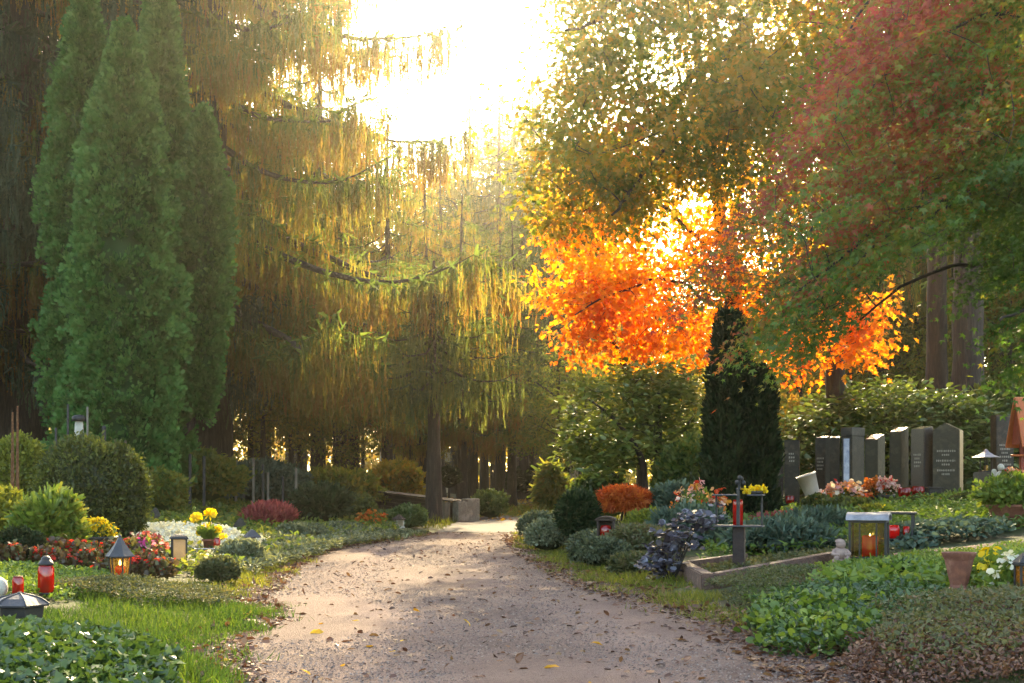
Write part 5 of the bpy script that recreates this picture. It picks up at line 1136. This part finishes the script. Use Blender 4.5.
stone('polished dark headstone with pale carved lines beside the pitch black one', 922, 23.0, .25, .27, 426, GRANITE, -.85, 'slant', [.7, .5, .6, .6], rowz=.38, sl=.05)
stone('broad olive headstone with a pointed top and large pale carved lines', 948, 22.8, .42, .30, 423, GREYSTONE, -.5, 'peak', [.85, .4, 0, .9, .4, 0, .85, .4], rowz=.36)
stone('tall slim grey headstone with many carved lines beside the wooden shrine', 1002, 22.6, .30, .2, 415, GRANITE2, .15, 'flat', [.8, .7, .5, .8, .4, .8, .6, .8, .4], rowz=.36)
t, h = stone('low dark stone block carrying a small roofed lantern', 986, 21.4, .30, .26, 472, GRANITE, -.7, 'flat')
x, yy, z = ground(986, 21.4)
t = thing('roofed_lantern', 'little dark lantern with a flared pagoda roof on the low stone block', 'lantern', (x, yy, z+h), .3); m = M(); bx(m, (0, 0, .01), (.16, .16, .02))
for a in (-1, 1):
    for b in (-1, 1): bx(m, (a*.06, b*.06, .12), (.016, .016, .2), bev=.003)
part('frame', m, BLACK, t); m = M(); lathe(m, [(0, .22), (.20, .215), (.205, .225), (.12, .255), (.05, .30), (.02, .34), (0, .35)], 4, rot0=PI/4, smooth=False); part('roof', m, GREYROOF, t); m = M(); lathe(m, [(0, .02), (.03, .02), (.03, .10), (0, .10)], 12); part('candle', m, YELWAX, t)
# cherub on a ball
x, yy, z = ground(1001, 20.6); m = M(); lathe(m, [(0, 0), (.10, 0), (.10, .03), (0, .03)], 16); blob(m, (0, 0, .12), (.105, .105, .10), 18, .01)
blob(m, (0, 0, .27), (.068, .06, .085), 14, .06); blob(m, (-.005, -.01, .395), (.05, .05, .055), 14, .03); tube(m, spline([(-.05, -.02, .31), (-.085, -.06, .27), (-.04, -.085, .30)], 7), (.026, .018), 8); tube(m, spline([(.05, -.02, .31), (.08, -.05, .28), (.03, -.08, .33)], 7), (.026, .018), 8)
tube(m, spline([(-.03, -.02, .22), (-.05, -.10, .21), (-.04, -.10, .13)], 7), (.034, .02), 8); tube(m, spline([(.03, -.02, .22), (.06, -.09, .20), (.05, -.10, .12)], 7), (.034, .02), 8)
for s_ in (-1, 1): blob(m, (s_*.085, .045, .31), (.045, .014, .07), 10, .1)
solo('cherub_statue', 'pale little angel sitting on a ball at the foot of the low dark block', 'statue', m, WHITESTONE, (x, yy, z+.12))
m = M(); bx(m, (0, 0, .04), (.5, .34, .16), bev=.015); solo('stone_step', 'flat grey stone step carrying the little angel', 'stone', m, GRANITE2, (x, yy, z))
# wooden shrine with sloping roof board
x, yy, z = ground(1023, 20.8)
t = thing('wooden_shrine', 'orange wooden shrine roof on a red post cut by the right edge', 'shrine', (x, yy, z))
H_ = Z(398, 20.8)-z; m = M(); bx(m, (0, 0, H_*.38), (.085, .085, H_*.78)); part('post', m, REDWOOD, t)
m = M(); bx(m, (.32, -.20, H_-.36), (.92, .035, .80), bev=.006, tilt=('X', -.42)); part('roof', m, ORANGEWOOD, t); m = M(); bx(m, (.32, .16, H_-.36), (.92, .035, .80), bev=.006, tilt=('X', .46)); part('roof', m, ORANGEWOOD, t)
m = M(); bx(m, (-.10, -.02, H_-.42), (.03, .34, .52), bev=.005, taper=.35); part('gable', m, REDWOOD, t)
m = M(); bx(m, (.1, 0, H_*.62), (.05, .07, .30), bev=.005, tilt=('Y', .75)); bx(m, (.28, .08, H_-.42), (.40, .05, .5), bev=.005); part('bracket', m, REDWOOD, t)
m = M(); bx(m, (-.08, -.05, H_*.45), (.2, .14, .03)); part('shelf', m, ORANGEWOOD, t)
# tilted bucket
x, yy, z = ground(806, 22.6); m = M(); lathe(m, [(0, .0), (.115, .0), (.118, .01), (.155, .30), (.165, .30), (.165, .32), (.15, .32), (.112, .015), (0, .015)], 24, (0, 0, 0), tilt=('Y', -.33)); 
solo('bucket', 'off white plastic bucket tilted upside down between two slim steles', 'bucket', m, PLASTIC, (x+.10, yy, z+.30))
# block under it and plinth stones
# rust chrysanthemums
for lab, px, y, top, w, k, mt in (('round rust orange chrysanthemum in a dark pot before the shining headstone', 873, 21.6, 478, 20, 60, 'mum'), ('pale cream and rust flower arrangement beside the orange chrysanthemum', 888, 21.4, 478, 24, 44, 'bouquet')):
    x, yy, z = ground(px, y); t = thing('chrysanthemum', lab, 'flowers', (x, yy, z)); hh = Z(top, y)-z; pot(t, .06, .085, hh*.45, BLACK)
    m = M(); C = rdir(k)*np.array([.125, .10, .10])+np.array([0, 0, hh-.11]); clusters(m, C, 8, .03, .055, PETAL, mixf=(None if mt == 'mum' else (lambda p, b: .25*b+.72*(rng.random(len(p)) < .8)))); part('blossom', m, G[mt], t)
    m = M(); tube(m, [(0, 0, hh*.4), (0, 0, hh-.12)], .02, 6); shell(m, (0, 0, hh*.55), (.08, .07, .08), 120, .07, OVAL, core=0); part('leaves', m, G['box'], t)
m = M(); lathe(m, [(0, 0), (.08, 0), (.13, .09), (.12, .13), (.105, .13), (.11, .09), (.07, .02), (0, .02)], 20); solo('blue_bowl', 'small blue grey glazed bowl below the bouquets', 'bowl', m, BLUEPOT, ground(825, 19.6))
m = M(); bx(m, (0, 0, .06), (.2, .16, .12)); bx(m, (0, 0, .13), (.24, .2, .02)); t = solo('flower_box', 'dark box shaped holder beside the red candles on the headstone bed', 'holder', m, BLACK, (lambda g: (g[0], g[1], g[2]+.1))(ground(934, 22)))
# seated gnome like figure
x, yy, z = ground(840, 12.2); z += .04; m = M(); lathe(m, [(0, 0), (.07, 0), (.075, .02), (.06, .04), (0, .04)], 16); blob(m, (0, 0, .085), (.068, .06, .06), 16, .06); blob(m, (.005, -.005, .165), (.043, .043, .045), 16, .03); lathe(m, [(.045, .185), (.035, .205), (.0, .215)], 14)
for s_ in (-1, 1): tube(m, spline([(s_*.05, -.01, .11), (s_*.07, -.05, .08), (s_*.02, -.07, .075)], 6), (.02, .014), 8); tube(m, spline([(s_*.03, -.02, .06), (s_*.05, -.085, .045), (s_*.045, -.09, .02)], 6), (.026, .018), 8)
solo('stone_figure', 'small weathered seated figure on the gravel strip beside the large lantern', 'figurine', m, CHERUB, (x, yy, z+.015))
# terracotta urn
x, yy, z = ground(959, 9.25); t = thing('terracotta_urn', 'dark eight sided terracotta urn with flared mouth standing in the herbs', 'urn', (x, yy, z+.07))
m = M(); lathe(m, [(0, 0), (.075, 0), (.08, .035), (.062, .045), (.058, .065), (.062, .08), (.095, .225), (.112, .26), (.116, .275), (.104, .275), (.085, .225), (.0, .20)], 10, smooth=False); part('body', m, TERRA, t)
m = M(); lathe(m, [(0, .235), (.088, .235)], 12); part('soil', m, SOIL, t)
x, yy, z = ground(1014, 15.2); t = thing('planting_bowl', 'large brown planting bowl at the right edge overflowing with green', 'potted plant', (x, yy, z)); m = M(); lathe(m, [(0, 0), (.17, 0), (.2, .03), (.27, .2), (.29, .21), (.29, .235), (.26, .235), (.24, .2), (0, .2)], 28); part('pot', m, TERRA, t)
m = M(); shell(m, (0, 0, .30), (.36, .32, .2), 2400, .075, OVAL, .25, 2, 3., .5, core=.6); part('leaves', m, G['herb'], t)
x, yy, z = ground(1027, 8.8); t = thing('grave_lantern', 'lantern with amber glass cut by the right edge beside the white pansies', 'lantern', (x, yy, z+.02)); m = M(); bx(m, (0, 0, .012), (.13, .13, .024)); bx(m, (0, 0, .25), (.14, .14, .02))
for a in (-1, 1):
    for b in (-1, 1): bx(m, (a*.055, b*.055, .13), (.014, .014, .22), bev=.003)
part('frame', m, BLACK, t); m = M()
for a in (-1, 1): bx(m, (a*.05, 0, .13), (.004, .094, .21), bev=0); bx(m, (0, a*.05, .13), (.094, .004, .21), bev=0)
part('glass', m, YELGLASS, t); m = M(); lathe(m, [(0, .262), (.10, .262), (.03, .32), (0, .33)], 4, rot0=PI/4, smooth=False); part('roof', m, BLACK, t)

# ------------------------------------------------------------------ left graves
# rusty stakes
for lab, px, y, top, w in (('tall tapered rusty steel stake at the left edge, the taller of two', 17.5, 14.3, 406, .05), ('tapered rusty steel stake at the left edge, the shorter of two', 12.5, 14.6, 412, .055)):
    x, yy, z = ground(px, y); h = Z(top, y)-z; m = M(); bx(m, (0, 0, h/2-.1), (w, .018, h+.2), .5, .003, taper=.35); bx(m, (0, .02, h*.32), (w*1.5, .015, .10), .5, .003); solo('steel_stake', lab, 'grave marker', m, RUST, (x, yy, z))
# posts behind the boxwood
def post(label, px, y, top, w, mat, cap=True, name='grave_post', taper=1.):
    x, yy, z = ground(px, y); h = Z(top, y)-z; t = thing(name, label, 'grave marker', (x, yy, z), .3); m = M(); bx(m, (0, 0, h/2-.05), (w, w, h+.1), bev=.008, taper=taper); part('shaft', m, mat, t)
    if cap: m = M(); bx(m, (0, 0, h+.012), (w*1.3, w*1.3, .05), bev=.012, taper=.6); part('cap', m, mat, t)
    return t
post('slim dark post rising behind the clipped boxwood, the one nearest the arborvitae trunk', 68, 21, 404, .035, BLACK, False)
post('pale thin post with a rounded tip behind the clipped boxwood', 87.5, 20.6, 409, .03, WOODGREY, True)
post('short thin post behind the left shoulder of the clipped boxwood', 56, 20.8, 430, .035, BLACK)
post('dark post behind the right shoulder of the clipped boxwood', 104, 21.5, 428, .06, BLACK)
post('narrow pale post between the boxwood and the dusky shrub', 125.5, 22, 442, .035, WOODGREY)
post('slim dark post before the hazy shrub, the taller of two', 190, 24, 454, .05, BLACK, False)
post('slim dark post before the hazy shrub, the shorter of two', 204, 24.5, 456, .05, BLACK, False)
for i, (px, top) in enumerate(((236, 462), (244, 468), (253.5, 460), (263, 466), (268, 474), (283, 478), (296, 470))):
    post('thin post with a light cap in the row before the hazy shrubs', px, 27+(i % 3)*.4, top, .045, WOODGREY if i % 2 == 0 else BLACK).__setitem__('group', 'thin posts in the row of graves')
x, yy, z = ground(79, 21.2); t = thing('grave_lamp', 'white house shaped grave lamp with dark cap peeping over the clipped boxwood', 'lantern', (x, yy, z)); h = Z(420, 21.2)-z
m = M(); bx(m, (0, 0, h*.42), (.07, .07, h*.84)); part('post', m, BLACK, t); m = M(); bx(m, (0, 0, h*.84+.1), (.12, .12, .22), .5, .01, taper=.85); part('body', m, WHITESTONE, t); m = M(); lathe(m, [(0, h*.84+.212), (.11, h*.84+.212), (.10, h*.84+.28), (.06, h*.84+.30), (0, h*.84+.31)], 14); part('roof', m, BLACK, t)
def slabstone(label, px, y, w, top, mat):
    x, yy, z = ground(px, y); h = Z(top, y)-z; m = M(); bm = bmesh.new(); P = [(-w, 0), (w, 0), (w*.7, h*.6), (w*.1, h), (-w*.6, h*.7)]
    a = [bm.verts.new((p, -.09, q-.05)) for p, q in P]; b = [bm.verts.new((p*.9, .09, q-.05)) for p, q in P]; bm.faces.new(a); bm.faces.new(b[::-1])
    for i in range(5): bm.faces.new((a[(i+1) % 5], a[i], b[i], b[(i+1) % 5]))
    bmesh.ops.bevel(bm, geom=list(bm.edges), offset=.02, segments=2, affect='EDGES'); bm.verts.index_update(); m.polys([tuple(v.co) for v in bm.verts], [[v.index for v in f.verts] for f in bm.faces]); bm.free()
    solo('fieldstone', label, 'gravestone', m, mat, (x, yy, z), .2)
slabstone('pointed grey fieldstone behind the white flower carpet', 155, 20.5, .13, 503, ROUGHSTONE)
slabstone('rounded grey fieldstone beside the pink heather', 247, 22.5, .14, 508, ROUGHSTONE)
slabstone('small grey fieldstone near the little house lantern', 240, 20, .14, 513, GRANITE2)
# boarded shelter at the bend
gx, gy = X(415, 31.5), 31.5
t = thing('boarded_shelter', 'low dark boarded shelter with a sloping lath roof and concrete end wall at the bend', 'shelter', (X(452, 31), 31, float(T(X(452, 31), 31))))
o = np.array([X(452, 31), 31, float(T(X(452, 31), 31))]); L0_ = X(372, 33)-o[0]
m = M(); hL, hR = Z(490, 32)-o[2], Z(500, 31)-o[2]
bm = bmesh.new(); ds = np.array([L0_, 2.6, 0]); pn_ = unit(np.array([-2.6, L0_, 0]))*-.03
for k in range(6):
    f0, f1 = k/6+.006, (k+1)/6-.006
    V = []
    for e, hh in ((0., hR), (1., hL)):
        for s_ in (-1, 1):
            for f in (f0, f1): V.append(ds*e+pn_*s_*(1+.3*(k % 2))+np.array([0, 0, (hh-.06)*f]))
    V = np.array(V); m.polys(V, [(0, 1, 3, 2), (4, 6, 7, 5), (0, 4, 5, 1), (2, 3, 7, 6), (1, 5, 7, 3), (0, 2, 6, 4)])
part('board_wall', m, WOODDARK, t)
m = M()
for k in range(4):
    off = unit(np.array([2.6, -L0_, 0]))*(-.2+.12*k) ; c0 = off+np.array([.18, -.12, hR-.02]); c1 = ds*1.02+off+np.array([0, 0, hL-.02]); V = []
    for c in (c0, c1):
        for s_ in (-1, 1):
            for q in (-.012, .012): V.append(c+unit(np.array([2.6, -L0_, 0]))*s_*.045+np.array([0, 0, q]))
    m.polys(np.array(V), [(0, 1, 3, 2), (4, 6, 7, 5), (0, 4, 5, 1), (2, 3, 7, 6), (1, 5, 7, 3), (0, 2, 6, 4)])
part('roof', m, WOODDARK, t)
m = M(); bx(m, (.17, -.1, hR*.5-.08), (.24, .22, hR+.1), .7, .015); bx(m, (.40, .2, hR*.5-.02), (.40, .16, hR+.10), .7, .015); part('end_wall', m, CONCRETE, t)
m = M(); bx(m, (-.12, -.16, hR*.45), (.14, .14, hR*.9), .5, .01); part('post', m, WOODGREY, t)
# bench like rail over the shelter
x, yy, z = ground(400, 36); t = thing('rail_fence', 'pale low rail fence above the shelter roof', 'fence', (x, yy, z)); hh = Z(484, 36)-z
for a in np.linspace(-.75, .75, 6): m = M(); bx(m, (a, 0, hh/2), (.07, .07, hh)); part('post', m, WOODGREY, t)
m = M(); bx(m, (0, -.045, hh-.05), (1.7, .03, .09)); bx(m, (0, -.045, hh*.55), (1.7, .03, .09)); part('rail', m, WOODGREY, t)
# pale buildings glimpsed between the trunks
def pale(label, px, y, wpx, top, dp=3.):
    x, yy, z = ground(px, y); w = wpx*y/F; h = Z(top, y)-z; t = thing('chapel', label, 'building', (x, yy, z)); m = M(); bx(m, (0, dp/2, h/2-.2), (w, dp, h+.4), bev=.03); part('wall', m, PALEWALL, t)
    m = M(); bx(m, (0, dp/2, h+.12), (w+.5, dp+.5, .2), bev=.03); part('roof', m, WOODDARK, t)
    m = M()
    for a in (-.25, .25): bx(m, (a*w, -.012, h*.55), (w*.16, .03, h*.4), bev=.005)
    part('window', m, BLACK, t); m = M(); bx(m, (0, -.012, h*.33), (w*.14, .03, h*.62), bev=.005); part('door', m, WOODDARK, t)
pale('pale low building glimpsed between the trunks behind the shelter', 425, 78, 90, 452)
for i, (px, top) in enumerate(((591, 464), (602, 462), (574, 470))):
    post('pale square pillar standing in the shade behind the rhododendron', px, 44+i*.6, top, .22, PALEWALL, True, 'stone_pillar').__setitem__('group', 'pale pillars behind the rhododendron')
# ------------------------------------------------------------------ camera, light, air
cam = bpy.data.cameras.new('camera'); co = bpy.data.objects.new('camera', cam); COL.objects.link(co)
co.location = (0, 0, EYE); co.rotation_euler = (PI/2, 0, 0); cam.lens = 50; cam.sensor_width = 36
cam.shift_y = (HOR-341.5)/1024; cam.clip_end = 2000; cam.clip_start = .1; SC.camera = co

SUN_EL, SUN_AZ = math.radians(27.0), math.radians(5.0)
sv = Vector((math.sin(SUN_AZ)*math.cos(SUN_EL), math.cos(SUN_AZ)*math.cos(SUN_EL), math.sin(SUN_EL)))
sun = bpy.data.lights.new('sun', 'SUN'); so = bpy.data.objects.new('sun', sun); COL.objects.link(so)
sun.energy = 3.1; sun.angle = math.radians(.6); sun.color = (1.0, .82, .56)
so.rotation_euler = (-sv).to_track_quat('-Z', 'Y').to_euler(); so.location = (0, 60, 60)
w = bpy.data.worlds.new('World'); SC.world = w; w.use_nodes = True; nt = w.node_tree
bg = nt.nodes['Background']; sk = nt.nodes.new('ShaderNodeTexSky'); sk.sky_type = 'NISHITA'; sk.sun_disc = False
sk.sun_elevation = SUN_EL; sk.sun_rotation = SUN_AZ; sk.dust_density = 3.0; sk.air_density = 1.0
nt.links.new(sk.outputs[0], bg.inputs[0]); bg.inputs[1].default_value = .15

HZ = newmat('thin morning haze'); vol = nd(HZ[1], 'ShaderNodeVolumePrincipled'); vol.inputs['Density'].default_value = HAZE_D
vol.inputs['Color'].default_value = (.52, .48, .42, 1); HZ[0].cycles.homogeneous_volume = True; vol.inputs['Anisotropy'].default_value = .94
HZ[1].links.new(vol.outputs[0], HZ[2].inputs['Volume'])
hm = M(); bx(hm, (0, 95, 14), (330, 320, 32), bev=0)
if HAZE_D > 0:
    solo('haze', 'thin golden morning haze filling the air between the trees', 'haze', hm, HZ[0], kind='stuff')

SC.view_settings.view_transform = 'Standard'; SC.view_settings.look = 'None'; SC.view_settings.gamma = 1
SC.view_settings.exposure = EXPO
SC.view_settings.use_white_balance = True; SC.view_settings.white_balance_temperature = 7400; SC.view_settings.white_balance_tint = 4
cy = SC.cycles
cy.max_bounces = 6; cy.diffuse_bounces = 3; cy.glossy_bounces = 2; cy.transmission_bounces = 4; cy.transparent_max_bounces = 6; cy.volume_bounces = 0
cy.use_adaptive_sampling = True; cy.adaptive_threshold = .015; cy.use_denoising = True; cy.denoiser = 'OPENIMAGEDENOISE'
cy.sample_clamp_indirect = 6; cy.caustics_reflective = False; cy.caustics_refractive = False
SC.render.use_persistent_data = False
